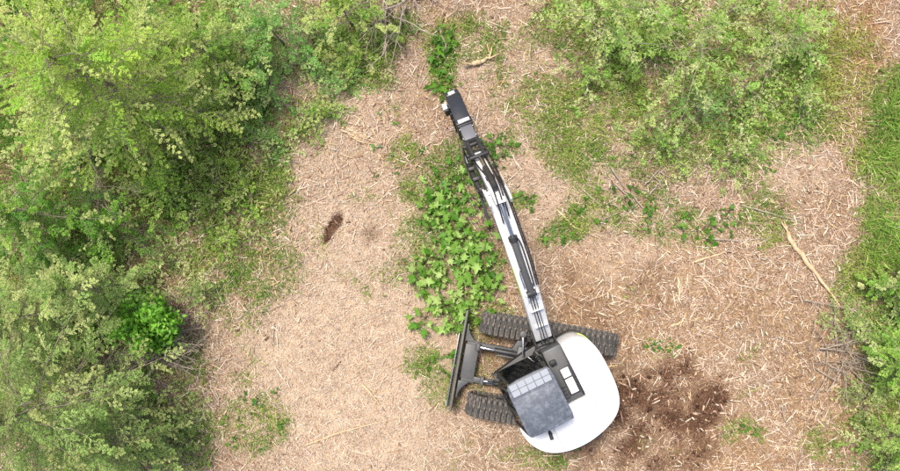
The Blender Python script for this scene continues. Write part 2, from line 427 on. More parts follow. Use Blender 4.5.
def feather_tree(name, label, cat, cpx, cpy, h, rpx, pal, seed, limbs=34, plumes=10, K=9, M=18, leafL=.040, leafW=.015,
                 pl_len=(.3, .6), profile='cone', rise=.35, zc=.68, group=None, barkm='bark', trunk_r=None, twig_vis=1.0, base_t=.15, width=.44, shoots=.28, tip=(206, 210, 140)):
    rng = np.random.default_rng(seed)
    c = P(cpx, cpy, h * zc)
    Rm = rpx * (CAM_H - h * zc) / FPX
    bx, by = c.x, c.y; bz = float(gz(bx, by)) - .03
    root = empty(name, (bx, by, bz)); tag(root, label, cat, group)
    wood = Acc()
    tr = trunk_r or .02 + .014 * h
    tz = np.linspace(0, h * .97, 9)
    wob = np.cumsum(rng.normal(0, .02 * h / 4, (9, 2)), 0); wob -= wob[0]
    tp = np.stack([wob[:, 0], wob[:, 1], tz], 1)
    wood.add(*tube_np(tp, tr * (1 - .93 * np.linspace(0, 1, 9) ** .7), 8))
    S = []; D = []; Ln = []; B = []
    for i in range(limbs):
        t = base_t + (.97 - base_t) * (i + rng.uniform(0, .9)) / limbs
        az = i * 2.39996 + rng.normal(0, .35)
        if profile == 'cone': pr = (1.02 - t) ** .7 * min(1, .55 + t * 2)
        elif profile == 'round': pr = math.sqrt(max(.05, 1 - (2 * t - .75) ** 2 / 1.6)) * (1.1 - .35 * t)
        else: pr = 1.0 - .3 * t
        ll = Rm * pr * rng.uniform(.7, 1.12) + .12
        i0 = t * 8; k = int(min(i0, 7)); s0 = tp[k] + (tp[k + 1] - tp[k]) * (i0 - k)
        hd = np.array([math.cos(az), math.sin(az), 0]); sd_ = np.array([-math.sin(az), math.cos(az), 0])
        u = np.linspace(0, 1, 7); ll *= 1 + .25 * math.sin(az * 3 + seed) * math.cos(az * 2 + seed * 2)
        bend = rng.normal(0, .12) * ll; rs = rise * .9 - .05 + .15 * t + rng.normal(0, .1); dp = rng.uniform(.15, .45)
        pts = s0 + hd * (ll * u)[:, None] + sd_ * (bend * u * u)[:, None] + np.array([0, 0, 1.0]) * (ll * (rs * u - dp * u * u))[:, None]
        pts[1:] += rng.normal(0, .012 * ll, (6, 3))
        pts[:, 2] = np.maximum(pts[:, 2], .06)
        wood.add(*tube_np(pts, (tr * .24 * (1 - .6 * t) * (1 - .85 * u) + .003), 5))
        nb = max(3, int(plumes * ll / max(Rm, .3) + .5))
        for b in range(nb):
            v = .06 + .92 * (b + rng.uniform(0, .9)) / nb
            if b == nb - 1: v = 1.0
            j = min(5, int(v * 6)); q = pts[j] + (pts[j + 1] - pts[j]) * (v * 6 - j)
            tg = unit(pts[j + 1] - pts[j])
            sg = 1 if b % 2 else -1
            off = 0.0 if b == nb - 1 else rng.uniform(.45, 1.05)
            dd = unit(tg + sd_ * sg * off + np.array([0, 0, rng.uniform(.05, .5)]) + rng.normal(0, .12, 3))
            S.append(q); D.append(dd); Ln.append(rng.uniform(*pl_len) * (1.05 - .3 * v) * min(1.0, .45 + .6 * ll / max(Rm, .3))); B.append(i)
    for b in range(int(6 + h * 4)):
        az = b * 2.4; k = 8 - min(4, b // 6); el_ = rng.uniform(.3, 1.1)
        S.append(tp[k]); D.append(np.array([math.cos(az) * math.cos(el_), math.sin(az) * math.cos(el_), math.sin(el_)])); Ln.append(rng.uniform(*pl_len) * .75); B.append(limbs)
    # top leader
    S.append(tp[-2]); D.append(np.array([wob[-1, 0] * .2, .05, 1.0])); Ln.append(.4); B.append(limbs)
    S = np.array(S); D = unit(np.array(D)); Ln = np.array(Ln); B = np.array(B)
    for q, dd, l in zip(S, D, Ln):
        if rng.random() < twig_vis:
            wood.add(*tube_np(np.array([q, q + dd * l * .5, q + dd * l * .92 - np.array([0, 0, .08 * l])]), [.006, .004, .0015], 3))
    shoot = rng.random(len(S)) < shoots
    Ln = np.where(shoot, Ln * 1.25, Ln); D = unit(D + shoot[:, None] * np.array([0, 0, .25]))
    p, d, s, L, W, pid = sprays(rng, S, D, Ln, K, M, leafL, leafW, np.where(shoot, width * .38, width))
    limb_tint = rng.normal(0, .1, (limbs + 1, 1)); pl_pick = rng.choice(len(pal), len(S), p=[w for _, w in pal])
    base = np.array([q for q, _ in pal])[pl_pick] * (1 + limb_tint[B]) * (1 + rng.normal(0, .1, (len(S), 1)))
    base = np.where(shoot[:, None], base * .4 + lin(*tip, .95) * .6, base)
    base = base * np.array([1.0, 1.0, .98])
    cc = np.clip(base[pid] * (1 + rng.normal(0, .16, (len(pid), 1))) * (1 + rng.normal(0, .05, (len(pid), 3))), .006, .7)
    v, f, cv = diamonds(p, d, s, L, W, cc, fold=.12)
    link('trunk', wood.mesh('trunk', MAT[barkm], True), root)
    link('crown', build_np('crown', v, f, cv, MAT['leaf']), root)
    return root

G_YEL = [(lin(158, 186, 74, 1.1), .5), (lin(132, 170, 58, 1.1), .38), (lin(186, 202, 108, 1.1), .12)]
G_MID = [(lin(120, 156, 58, 1.15), .5), (lin(144, 172, 76, 1.15), .3), (lin(162, 176, 96, 1.15), .2)]
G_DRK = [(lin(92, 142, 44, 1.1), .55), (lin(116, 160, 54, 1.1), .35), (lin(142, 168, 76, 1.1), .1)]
G_SAG = [(lin(148, 174, 96, 1.1), .45), (lin(128, 158, 80, 1.1), .33), (lin(172, 188, 116, 1.1), .22)]
G_BLU = [(lin(120, 164, 82, 1.15), .5), (lin(108, 154, 68, 1.15), .3), (lin(152, 180, 102, 1.15), .2)]
G_PAL = [(lin(146, 176, 84, 1.2), .45), (lin(126, 166, 70, 1.2), .35), (lin(178, 194, 126, 1.2), .2)]
G_BRI = [(lin(126, 172, 66, 1.0), .5), (lin(108, 156, 56, 1.0), .35), (lin(156, 190, 88, 1.0), .15)]

G_VIV = [(lin(120, 178, 52, 1.0), .5), (lin(98, 154, 44, 1.0), .35), (lin(152, 194, 76, 1.0), .15)]
T = feather_tree
T('cedar_tree', 'big yellow-green feathery tree filling the upper left corner', 'tree', 98, 80, 5.0, 92, G_YEL, 1, limbs=46, plumes=10, K=11, M=19, pl_len=(.5, 1.05), profile='round', zc=.6, shoots=.3)
T('cedar_tree', 'olive young tree right of the big yellow-green tree', 'tree', 198, 45, 2.4, 50, G_MID, 2, limbs=18, plumes=7, pl_len=(.35, .65), profile='round')
T('cedar_tree', 'mid-green feathery tree at top edge right of the olive tree', 'tree', 272, 30, 1.4, 56, G_BLU, 3, limbs=13, plumes=7, pl_len=(.35, .7), profile='flat', rise=.25)
T('cedar_tree', 'small green tree at top edge beside bare grey branches', 'tree', 345, 12, 1.2, 42, G_MID, 4, limbs=9, plumes=6, pl_len=(.3, .55), profile='flat', rise=.25)
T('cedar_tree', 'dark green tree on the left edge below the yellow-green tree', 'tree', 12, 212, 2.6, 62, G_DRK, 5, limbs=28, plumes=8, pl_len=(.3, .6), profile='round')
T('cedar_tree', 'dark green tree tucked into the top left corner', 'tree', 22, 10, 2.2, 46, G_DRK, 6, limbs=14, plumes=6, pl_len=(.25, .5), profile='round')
T('cedar_tree', 'large grey-green feathery tree filling the lower left corner', 'tree', 40, 404, 4.2, 108, G_SAG, 7, limbs=42, plumes=10, K=11, M=19, pl_len=(.5, 1.0), profile='round', zc=.6, shoots=.3, tip=(186, 186, 122))
T('cedar_tree', 'grey-green tree at bottom edge right of the lower left tree', 'tree', 114, 446, 2.6, 46, G_SAG, 8, limbs=22, plumes=8, pl_len=(.35, .65), profile='round', tip=(180, 182, 118))
T('cedar_tree', 'slim upright grey-green tree pointing up beside the bright bush', 'tree', 80, 290, 3.0, 34, G_SAG, 9, limbs=24, plumes=6, pl_len=(.3, .5), rise=.5)
T('cedar_tree', 'sage-green tree on the left edge above the lower left tree', 'tree', 16, 318, 3.0, 58, G_SAG, 10, limbs=28, plumes=8, pl_len=(.35, .65), profile='round')
T('sapling_tree', 'wide thin pale-green sapling at top right with mulch showing through', 'tree', 690, 42, 2.6, 112, G_PAL, 12, limbs=14, plumes=8, K=8, M=12, trunk_r=.025, barkm='dead', pl_len=(.3, .65), profile='flat', rise=.02, zc=.5)
T('sapling_tree', 'small thin green sapling at top edge above the arm', 'tree', 606, 14, 1.8, 62, G_PAL, 13, limbs=11, plumes=8, K=7, M=12, trunk_r=.02, barkm='dead', pl_len=(.3, .55), profile='flat', rise=.05)
T('sapling_tree', 'thin pale sapling at top edge left of the yellow grass strip', 'tree', 790, 32, 1.5, 56, G_PAL, 14, limbs=9, plumes=8, K=7, M=12, trunk_r=.02, barkm='dead', pl_len=(.3, .55), profile='flat', rise=.05)
T('cedar_tree', 'bright green tree on the right edge near the brush tangle', 'tree', 922, 366, 1.9, 24, G_PAL, 15, limbs=16, plumes=7, pl_len=(.3, .55), profile='round', tip=(150, 196, 80))
T('cedar_tree', 'green tree with long pale sprays in the lower right corner', 'tree', 924, 446, 1.8, 36, G_PAL, 16, limbs=14, plumes=7, pl_len=(.35, .7), profile='flat')
T('cedar_tree', 'soft yellow-green bush on the right edge below the tall grass', 'bush', 906, 286, 1.0, 30, G_PAL, 17, limbs=16, plumes=7, pl_len=(.2, .4), profile='round', tip=(160, 186, 96))
LOW = [(224,106,32,.4,G_MID,'olive low shrub below the olive young tree'),(192,148,30,.5,G_YEL,'yellowish low shrub under the right side of the big tree'),
  (160,190,40,.7,G_MID,'thin olive shrub below the big yellow-green tree'),(112,228,44,1.2,G_DRK,'dark fern-like shrub between the two left-hand big trees'),
  (62,262,40,1.1,G_DRK,'dark green shrub left of the slim upright tree'),(268,98,36,.4,G_BLU,'soft green shrub at the mulch edge below the mid-green tree'),
  (305,62,34,.45,G_BLU,'blue-green low shrub under the mid-green top tree'),(235,165,38,.35,G_YEL,'low yellow-green seedling patch at the left mulch edge'),
  (160,262,26,.4,G_SAG,'thin grey-green shrub above the bright green bush'),(210,200,34,.5,G_MID,'low sparse olive plant at the left mulch edge'),
  (150,388,28,.6,G_BRI,'yellow-green shrub below the fan of dead twigs'),(182,415,22,.3,G_SAG,'low grey-green seedling right of bottom left trees'),
  (355,55,34,.5,G_MID,'sparse olive seedling under the bare grey branches'),(660,140,44,.5,G_PAL,'low pale seedling below the wide thin sapling'),
  (735,150,44,.5,G_PAL,'low pale seedling at the right foot of the wide sapling'),(590,75,40,.5,G_PAL,'low pale seedling left of the wide thin sapling'),
  (800,95,36,.5,G_PAL,'low pale seedling right of the wide thin sapling'),(868,398,18,.5,G_SAG,'wispy grey-green seedling beside the brush tangle'),
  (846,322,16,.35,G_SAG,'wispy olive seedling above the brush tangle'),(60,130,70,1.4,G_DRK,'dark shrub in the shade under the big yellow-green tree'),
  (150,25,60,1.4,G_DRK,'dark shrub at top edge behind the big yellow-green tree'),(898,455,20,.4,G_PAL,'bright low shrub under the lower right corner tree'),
  (880,338,20,.5,G_SAG,'grey-green thin shrub right of the brush tangle'),(700,105,50,.6,G_BLU,'soft green seedling in the middle of the wide sapling'),(248,186,26,.35,G_YEL,'tiny yellow-green seedling right of the low yellow patch'),(232,238,26,.35,G_MID,'tiny olive seedling at the mulch edge left of the dark hole'),
  (268,138,26,.4,G_BLU,'tiny soft green seedling at the left mulch edge'),(200,292,28,.4,G_SAG,'tiny grey-green seedling above the dead twig fan'),(322,112,22,.35,G_MID,'tiny seedling on the mulch left of the splinter heap'),
  (338,84,24,.35,G_BLU,'tiny blue-green seedling under the bare grey branches'),(178,452,24,.4,G_MID,'tiny olive seedling at the bottom edge by the grey-green tree'),(640,40,46,.7,G_MID,'grassy green seedling under the left side of the wide sapling')]
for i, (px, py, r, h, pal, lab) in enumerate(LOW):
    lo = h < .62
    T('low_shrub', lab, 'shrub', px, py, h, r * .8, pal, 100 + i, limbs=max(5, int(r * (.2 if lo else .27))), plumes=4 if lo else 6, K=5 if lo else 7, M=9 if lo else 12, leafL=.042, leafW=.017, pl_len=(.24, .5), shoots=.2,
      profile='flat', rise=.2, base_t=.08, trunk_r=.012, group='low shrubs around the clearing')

def broadleaf_bush(name, label, px, py, h, rpx, pal, seed, n=4200, leaf=.10):
    rng = np.random.default_rng(seed)
    c = P(px, py, h * .6); Rm = rpx * (CAM_H - h * .6) / FPX
    bz = float(gz(c.x, c.y)) - .03
    root = empty(name, (c.x, c.y, bz)); tag(root, label, 'bush')
    wood = Acc(); tips = []
    for i in range(26):
        az = i * 2.4 + rng.normal(0, .3); rr = Rm * math.sqrt(rng.uniform(.02, 1)); hh = h * rng.uniform(.45, 1.0) * (1.08 - .4 * (rr / Rm) ** 2)
        u = np.linspace(0, 1, 6)
        e = np.array([math.cos(az) * rr, math.sin(az) * rr, hh])
        pts = e * np.stack([u ** 1.3, u ** 1.3, u], 1) + rng.normal(0, .012, (6, 3)) * u[:, None]
        wood.add(*tube_np(pts, .012 * (1 - .8 * u) + .002, 5)); tips.append(pts)
    tips = np.array(tips)
    k = rng.integers(0, 26, n); uu = rng.uniform(.45, 1.0, n) * 5; j = np.minimum(uu.astype(int), 4)
    base = tips[k, j] + (tips[k, j + 1] - tips[k, j]) * (uu - j)[:, None]
    base = base + rng.normal(0, 1, (n, 3)) * np.array([.09, .09, .05])
    d = unit(rng.normal(0, 1, (n, 3)) * np.array([1, 1, .45]))
    s = unit(np.cross(d, unit(rng.normal(0, .4, (n, 3)) + np.array([0, 0, 1.0]))))
    pick = rng.choice(len(pal), n, p=[w for _, w in pal])
    cc = np.clip(np.array([q for q, _ in pal])[pick] * (1 + rng.normal(0, .14, (n, 1))), .01, .7)
    v, f, cv = diamonds(base, d, s, leaf * rng.uniform(.6, 1.3, n), leaf * .55 * rng.uniform(.7, 1.2, n), cc, fold=.1)
    link('stems', wood.mesh('stems', MAT['stem'], True), root)
    link('crown', build_np('crown', v, f, cv, MAT['leaf']), root)
broadleaf_bush('leafy_bush', 'vivid green broad-leaved bush in the left foreground thicket', 138, 325, 2.0, 34, G_VIV, 201, 3600, .11)

# ---- bare branches and dead twigs
def twig_fan(name, label, cat, base, dirs, seed, mat='dead', r0=.012, group=None, spread=.15):
    rng = np.random.default_rng(seed)
    root = empty(name, base); tag(root, label, cat, group)
    a = Acc(); b = Acc()
    for (az, ln, rise) in dirs:
        u = np.linspace(0, 1, 8)
        bend = rng.normal(0, .15) * ln
        hd = np.array([math.cos(az), math.sin(az), 0]); sd_ = np.array([-hd[1], hd[0], 0])
        pts = hd * (ln * u)[:, None] + sd_ * (bend * u * u)[:, None] + np.array([0, 0, 1.0]) * (ln * (rise * u - .25 * rise * u * u) + .03)[:, None]
        pts = pts + np.array([*rng.normal(0, spread, 2), abs(rng.normal(0, spread * .2))]) - hd * ln * rng.uniform(0, 1.2) * min(1, spread)
        pts[1:] += rng.normal(0, .012 * ln, (7, 3)); pts[:, 2] = np.maximum(pts[:, 2], .03)
        a.add(*tube_np(pts, r0 * (1 - .8 * u) * rng.uniform(.6, 1.3) + .002, 6))
        for k in range(int(3 + ln * 5)):
            v = rng.uniform(.2, .95); j = min(6, int(v * 7)); q = pts[j]
            t = unit(pts[min(j + 1, 7)] - pts[j]); dd = unit(t + sd_ * rng.choice([-1, 1]) * rng.uniform(.4, .9) + rng.normal(0, .2, 3))
            l = rng.uniform(.12, .4) * min(1, ln)
            pp = np.array([q, q + dd * l * .5 + rng.normal(0, .02, 3), q + dd * l]); pp[:, 2] = np.maximum(pp[:, 2], .02)
            b.add(*tube_np(pp, [.006, .004, .002], 4))
    link('branches', a.mesh('branches', MAT[mat], True), root)
    tag(link('twigs', b.mesh('twigs', MAT[mat], True), root), kind='stuff')
    return root
rr = random.Random(4)
b0 = P(395, 22, 0)
twig_fan('bare_shrub', 'bare grey branches reaching down from the top edge', 'shrub', (b0.x - .1, b0.y + .35, float(gz(b0.x, b0.y))),
         [(R(a), l * 1.15, .55) for a, l in ((205,1.5),(222,1.4),(238,1.7),(255,1.5),(268,1.3),(285,1.2),(300,1.1),(325,1.3),(345,1.2),(188,1.2),(160,.9),(20,1.0),(100,.7),(230,1.2),(246,1.0),(262,1.6),(292,1.5),(212,1.8))], 31, r0=.018, spread=.3)
b0 = P(152, 352, 0)
twig_fan('dead_shrub', 'fan of dead grey twigs right of the bright green bush', 'shrub', (b0.x, b0.y, float(gz(b0.x, b0.y)) + .1),
         [(R(rr.uniform(-25, 62)), rr.uniform(.7, 1.5), rr.uniform(.2, .6)) for _ in range(40)], 32, r0=.012, spread=.22)
b0 = P(150, 350, 0)
twig_fan('dead_shrub', 'thin dead twigs lying across the sage-green tree edge', 'shrub', (b0.x, b0.y - .1, float(gz(b0.x, b0.y)) + .4),
         [(R(rr.uniform(165, 225)), rr.uniform(.6, 1.3), rr.uniform(.0, .3)) for _ in range(14)], 33, r0=.009)
b0 = P(838, 352, 0)
twig_fan('brush_tangle', 'tangle of dead grey brushwood near the right edge', 'brushwood', (b0.x, b0.y, float(gz(b0.x, b0.y))),
         [(R(rr.uniform(0, 360)), rr.uniform(.4, 1.05), rr.uniform(.1, .45)) for _ in range(32)], 34, r0=.012, spread=.42)
b0 = P(55, 150, 0)
twig_fan('bare_shrub', 'grey bare twigs showing between the left-hand trees', 'shrub', (P(110, 195).x, P(110, 195).y, .5),
         [(R(rr.uniform(0, 360)), rr.uniform(.5, 1.2), rr.uniform(.1, .5)) for _ in range(22)], 35, r0=.009)

def stick(name, label, cat, pts_px, r, seed, mat='dead', group=None, lift=.02, splinter=False, flat=1.0):
    rng = np.random.default_rng(seed)
    w = [P(*q) for q in pts_px]
    k = 10; u = np.linspace(0, 1, k); seg = np.linspace(0, 1, len(w))
    x = np.interp(u, seg, [q.x for q in w]); y = np.interp(u, seg, [q.y for q in w])
    x[1:-1] += rng.normal(0, r * .35, k - 2); y[1:-1] += rng.normal(0, r * .35, k - 2)
    z = np.array([float(gz(a, b)) for a, b in zip(x, y)]) + r * .7 + lift
    z = z * .4 + np.interp(u, [0, 1], [z[0], z[-1]]) * .6 + .01
    o0 = np.array([x[0], y[0], z[0] - r])
    rad = r * np.interp(u, [0, .1, .6, 1], [.75, 1, .8, .35]) * (1 + rng.normal(0, .12, k))
    v, f = tube_np(np.stack([x, y, z], 1) - o0, rad, 8)
    a = Acc(); a.add(v, f)
    # end caps as pointed ends
    me = a.mesh(name, MAT[mat], True)
    o = link(name, me, None, tuple(o0)); tag(o, label, cat, group)
    if splinter:
        for i in range(6):
            b = Acc()
            q = np.array([x[-1 if i % 2 else 0], y[-1 if i % 2 else 0], z[0]]) - o0
            dd = unit(np.array([x[-1] - x[0], y[-1] - y[0], .1]) * (1 if i % 2 else -1) + rng.normal(0, .25, 3))
            b.add(*tube_np(np.array([q, q + dd * r * 3, q + dd * min(r * rng.uniform(4, 9), .3)]), [r * .45, r * .3, .002], 4))
            link('splinter', b.mesh('splinter', MAT['fresh'], False), o)
    return o
stick('fallen_branch', 'thick pale broken branch with splintered end right of the clearing', 'branch', [(786,232),(793,247),(812,272),(832,298)], .055, 41, 'fresh', splinter=True)
stick('fallen_branch', 'thin brown branch lying left of the thick pale broken branch', 'branch', [(705,238),(735,241),(770,238)], .022, 42)
stick('fallen_branch', 'curved white stick lying right of the excavator arm', 'branch', [(556,209),(572,226),(598,238)], .022, 43, 'fresh')
stick('fallen_branch', 'long cream pole lying on the pale mulch lower left', 'branch', [(305,445),(345,430),(400,417)], .018, 44, 'fresh')
stick('fallen_branch', 'short cream stick on pale mulch above the long pole', 'branch', [(362,383),(372,394),(380,404)], .024, 45, 'fresh')
stick('log_chunk', 'short orange-tan split log near the top edge above the tool', 'log', [(472,66),(480,63),(489,60)], .06, 46, 'fresh', splinter=True)
stick('fallen_branch', 'tan stick beside the dark hole left of the clearing', 'branch', [(270,158),(285,161),(300,163)], .022, 47)
stick('fallen_branch', 'pinkish peeled branch lying in the mulch right of centre', 'branch', [(694,262),(708,257),(726,252)], .028, 48, 'fresh')
stick('fallen_branch', 'upright-lying cream stick in the mulch right of the tracks', 'branch', [(677,277),(678,288),(679,300)], .03, 49, 'fresh')
stick('fallen_branch', 'small Y of peeled wood above the right track end', 'branch', [(670,326),(680,322),(685,312)], .03, 50, 'fresh')
stick('fallen_branch', 'brown limb arching through the weeds near the top edge', 'branch', [(440,30),(446,48),(444,66)], .03, 51, 'bark')
stick('fallen_branch', 'grey limb among the green patch right of the sapling foot', 'branch', [(740,205),(770,214),(800,222)], .018, 52)
pile = []
for i in range(22):
    cx, cy = rr.gauss(628, 22), rr.gauss(196, 13); a = rr.uniform(-60, 60) if rr.random() < .6 else rr.uniform(0, 180); l = rr.uniform(14, 34)
    dx, dy = math.cos(R(a)) * l / 2, math.sin(R(a)) * l / 2
    stick('dead_stick', 'thin grey dead stick in the loose heap below the sapling', 'stick', [(cx - dx, cy - dy), (cx + rr.uniform(-2, 2), cy + rr.uniform(-2, 2)), (cx + dx, cy + dy)], rr.uniform(.008, .018), 300 + i, group='sticks heaped below the sapling', lift=rr.uniform(.0, .07))
for i in range(10):
    cx, cy = rr.gauss(362, 9), rr.gauss(138, 8); a = rr.uniform(10, 60); l = rr.uniform(12, 26)
    dx, dy = math.cos(R(a)) * l / 2, math.sin(R(a)) * l / 2
    stick('wood_splinter', 'pale wood splinter in the small heap left of the tool', 'splinter', [(cx - dx, cy - dy), (cx, cy), (cx + dx, cy + dy)], rr.uniform(.010, .02), 340 + i, 'fresh', group='splinters heaped left of the tool', lift=rr.uniform(0, .03))
for i in range(46):
    cx, cy = rr.choice([(rr.gauss(690, 45), rr.gauss(290, 30)), (rr.gauss(275, 25), rr.gauss(225, 45)), (rr.gauss(800, 28), rr.gauss(150, 40))]); a = rr.uniform(0, 180); l = rr.uniform(8, 20)
    dx, dy = math.cos(R(a)) * l / 2, math.sin(R(a)) * l / 2
    stick('wood_splinter', 'loose pale wood splinter lying alone on the mulch', 'splinter', [(cx - dx, cy - dy), (cx, cy), (cx + dx, cy + dy)], rr.uniform(.009, .018), 400 + i, 'fresh', group='scattered pale splinters')

for i in range(22):
    cx, cy = rr.gauss(250, 24), rr.gauss(235, 60); a = rr.uniform(0, 180); l = rr.uniform(14, 34)
    dx, dy = math.cos(R(a)) * l / 2, math.sin(R(a)) * l / 2
    stick('dead_stick', 'thin weathered stick along the left edge of the mulch', 'stick', [(cx - dx, cy - dy), (cx + rr.uniform(-3, 3), cy + rr.uniform(-3, 3)), (cx + dx, cy + dy)], rr.uniform(.006, .013), 500 + i, group='sticks along the left mulch edge', lift=rr.uniform(0, .05))
for i in range(18):
    cx, cy = rr.gauss(800, 30), rr.gauss(330, 45); a = rr.uniform(0, 180); l = rr.uniform(14, 36)
    dx, dy = math.cos(R(a)) * l / 2, math.sin(R(a)) * l / 2
    stick('dead_stick', 'thin weathered stick between the thick pale branch and brush tangle', 'stick', [(cx - dx, cy - dy), (cx + rr.uniform(-3, 3), cy + rr.uniform(-3, 3)), (cx + dx, cy + dy)], rr.uniform(.006, .012), 540 + i, group='sticks near the brush tangle', lift=rr.uniform(0, .04))
# ------------------------------------------------------------------ broad-leaved weeds
def leaf_mesh(name, base, seed):
    rng = np.random.default_rng(seed)
    lob = [(-2.5, .34), (-2.0, .55), (-1.62, .34), (-1.15, .86), (-.72, .44), (-.28, .74), (0, 1.1), (.28, .74), (.72, .44), (1.15, .86), (1.62, .34), (2.0, .55), (2.5, .34)]
    pts = [(0, 0, 0)]
    for a, r in lob:
        r *= rng.uniform(.78, 1.15); x = math.sin(a) * r * .62; y = .35 + math.cos(a) * r * .62
        pts.append((x, y, .16 * abs(x) - .22 * max(0, y - .4) ** 2 + rng.normal(0, .05)))
    pts.append((0, .35, 0))
    n = len(pts) - 1
    f = np.array([(n, i, i + 1) for i in range(1, n - 1)] + [(n, n - 1, 0), (n, 0, 1)])
    c = jitter_col(rng, base, len(pts), .08, .03); c[n] *= 1.15
    return build_np(name, np.array(pts, float), f, c, MAT['leaf'], True)
LEAVES = [leaf_mesh('leaf', b, i) for i, b in enumerate(2 * [lin(112, 154, 56, 1.0), lin(132, 170, 72, 1.0), lin(150, 182, 92, 1.0), lin(88, 132, 42, 1.0), lin(160, 184, 104, 1.0)])]
LEAVES_D = [leaf_mesh('leaf', b, i + 20) for i, b in enumerate([lin(84, 136, 36, .8), lin(104, 156, 44, .8), lin(70, 118, 34, .8)])]
def weed(px, py, size, nleaf, label, group, rnd, set_=LEAVES, h=.3):
    c = P(px, py); z0 = float(gz(c.x, c.y)) - .01
    root = empty('weed_plant', (c.x, c.y, z0), rnd.uniform(0, 6.28)); tag(root, label, 'weed', group)
    wood = Acc()
    spots = []
    for k in range(nleaf):
        a = k * 2.4 + rnd.uniform(-.8, .8); r = size * math.sqrt((k + .4) / nleaf) * rnd.uniform(.5, 1.25); hh = h * rnd.uniform(.45, 1.0) * (1.1 - .5 * r / size)
        e = np.array([math.cos(a) * r * .8, math.sin(a) * r * .8, hh])
        wood.add(*tube_np(np.array([[0, 0, 0], e * np.array([.35, .35, .7]), e]), [.006, .004, .0025], 4))
        spots.append((e, a))
    link('stem', wood.mesh('stem', MAT['stem'], True), root)
    for e, a in spots:
        s = rnd.choice([rnd.uniform(.06, .12), rnd.uniform(.11, .19), rnd.uniform(.17, .30)]) * (size / .3) ** .5
        o = link('leaf', rnd.choice(set_), root, tuple(e), (rnd.uniform(-.95, .5), rnd.uniform(-.6, .6), a - math.pi / 2 + rnd.uniform(-.4, .4)))
        o.scale = (s, s, s)
rw = random.Random(8)
def near(lst, x, y, d): return any((x - a) ** 2 + (y - b) ** 2 < d * d for a, b in lst)
def patch(n, cx, cy, rx, ry, dmin, size, nl, label, group, set_=LEAVES, h=.3, skip=lambda x, y: False):
    got = []; tries = 0
    while len(got) < n and tries < 3000:
        tries += 1
        a = rw.uniform(0, 6.283); q = math.sqrt(rw.random()); x = cx + math.cos(a) * q * rx; y = cy + math.sin(a) * q * ry
        if near(got, x, y, dmin) or skip(x, y): continue
        got.append((x, y)); weed(x, y, rw.uniform(*size), rw.randint(*nl), label, group, rw, set_, h)
patch(22, 450, 289, 40, 38, 7, (.2, .42), (9, 15), 'broad-leaved pale green weed in the lower patch beside the blade', 'weeds in the lower patch', h=.38)
patch(19, 458, 232, 36, 32, 7, (.18, .38), (9, 15), 'broad-leaved green weed in the upper patch left of the boom', 'weeds in the upper patch', LEAVES + LEAVES_D[:2], h=.34)
patch(11, 446, 196, 26, 24, 7, (.14, .28), (6, 11), 'ragged green weed between the upper patch and arm end', 'weeds above the upper patch', LEAVES + LEAVES_D, h=.25)
patch(7, 490, 268, 18, 40, 10, (.15, .28), (6, 10), 'small broad-leaved weed tucked against the left of the boom', 'weeds against the boom', LEAVES_D, h=.25)
patch(13, 462, 182, 32, 24, 8, (.12, .22), (5, 9), 'small dark green weed under the excavator arm end', 'weeds under the arm end', LEAVES_D, h=.2)
patch(14, 445, 64, 14, 32, 6, (.12, .26), (5, 10), 'small vivid weed in the strip ahead of the black tool', 'weeds ahead of the tool', LEAVES_D, h=.2)
patch(9, 498, 150, 14, 12, 7, (.1, .2), (5, 8), 'small vivid weed just right of the grey tool bracket', 'weeds right of the tool', LEAVES_D, h=.18)
patch(4, 522, 202, 12, 5, 6, (.1, .18), (5, 7), 'small vivid weed just right of the stick pivot', 'weeds right of the stick', LEAVES_D, h=.16)
patch(6, 437, 368, 18, 20, 8, (.1, .2), (5, 8), 'small green weed left of the dozer blade', 'weeds left of the blade', LEAVES_D, h=.18)
patch(12, 620, 208, 50, 18, 8, (.1, .2), (5, 8), 'small green weed among the heaped dead sticks', 'weeds among the sticks', LEAVES_D, h=.16)
patch(12, 705, 226, 60, 16, 8, (.1, .2), (5, 8), 'small green weed in the band right of the stick heap', 'weeds in the right band', LEAVES_D, h=.16)
patch(5, 562, 232, 18, 8, 7, (.1, .18), (5, 7), 'small dark weed beside the curved white stick', 'weeds by the white stick', LEAVES_D, h=.15)
patch(4, 661, 346, 14, 6, 6, (.08, .16), (4, 7), 'small weed off the end of the right track', 'weeds off the track end', LEAVES_D, h=.14)
patch(4, 742, 431, 12, 6, 6, (.08, .16), (4, 7), 'small bright weed right of the dark soil heap', 'weeds right of the soil', LEAVES_D, h=.14)
patch(8, 400, 150, 34, 50, 14, (.07, .13), (4, 6), 'tiny green weed dotted on the mulch left of the tool', 'weeds dotted left of the tool', LEAVES_D, h=.1)
patch(9, 250, 420, 46, 34, 11, (.07, .14), (4, 6), 'tiny green weed on the mulch near the bottom left trees', 'weeds near the bottom left', LEAVES_D, h=.12)
patch(12, 770, 130, 60, 40, 10, (.1, .2), (5, 8), 'small green weed under the right side of the sapling', 'weeds under the sapling', LEAVES_D, h=.16)

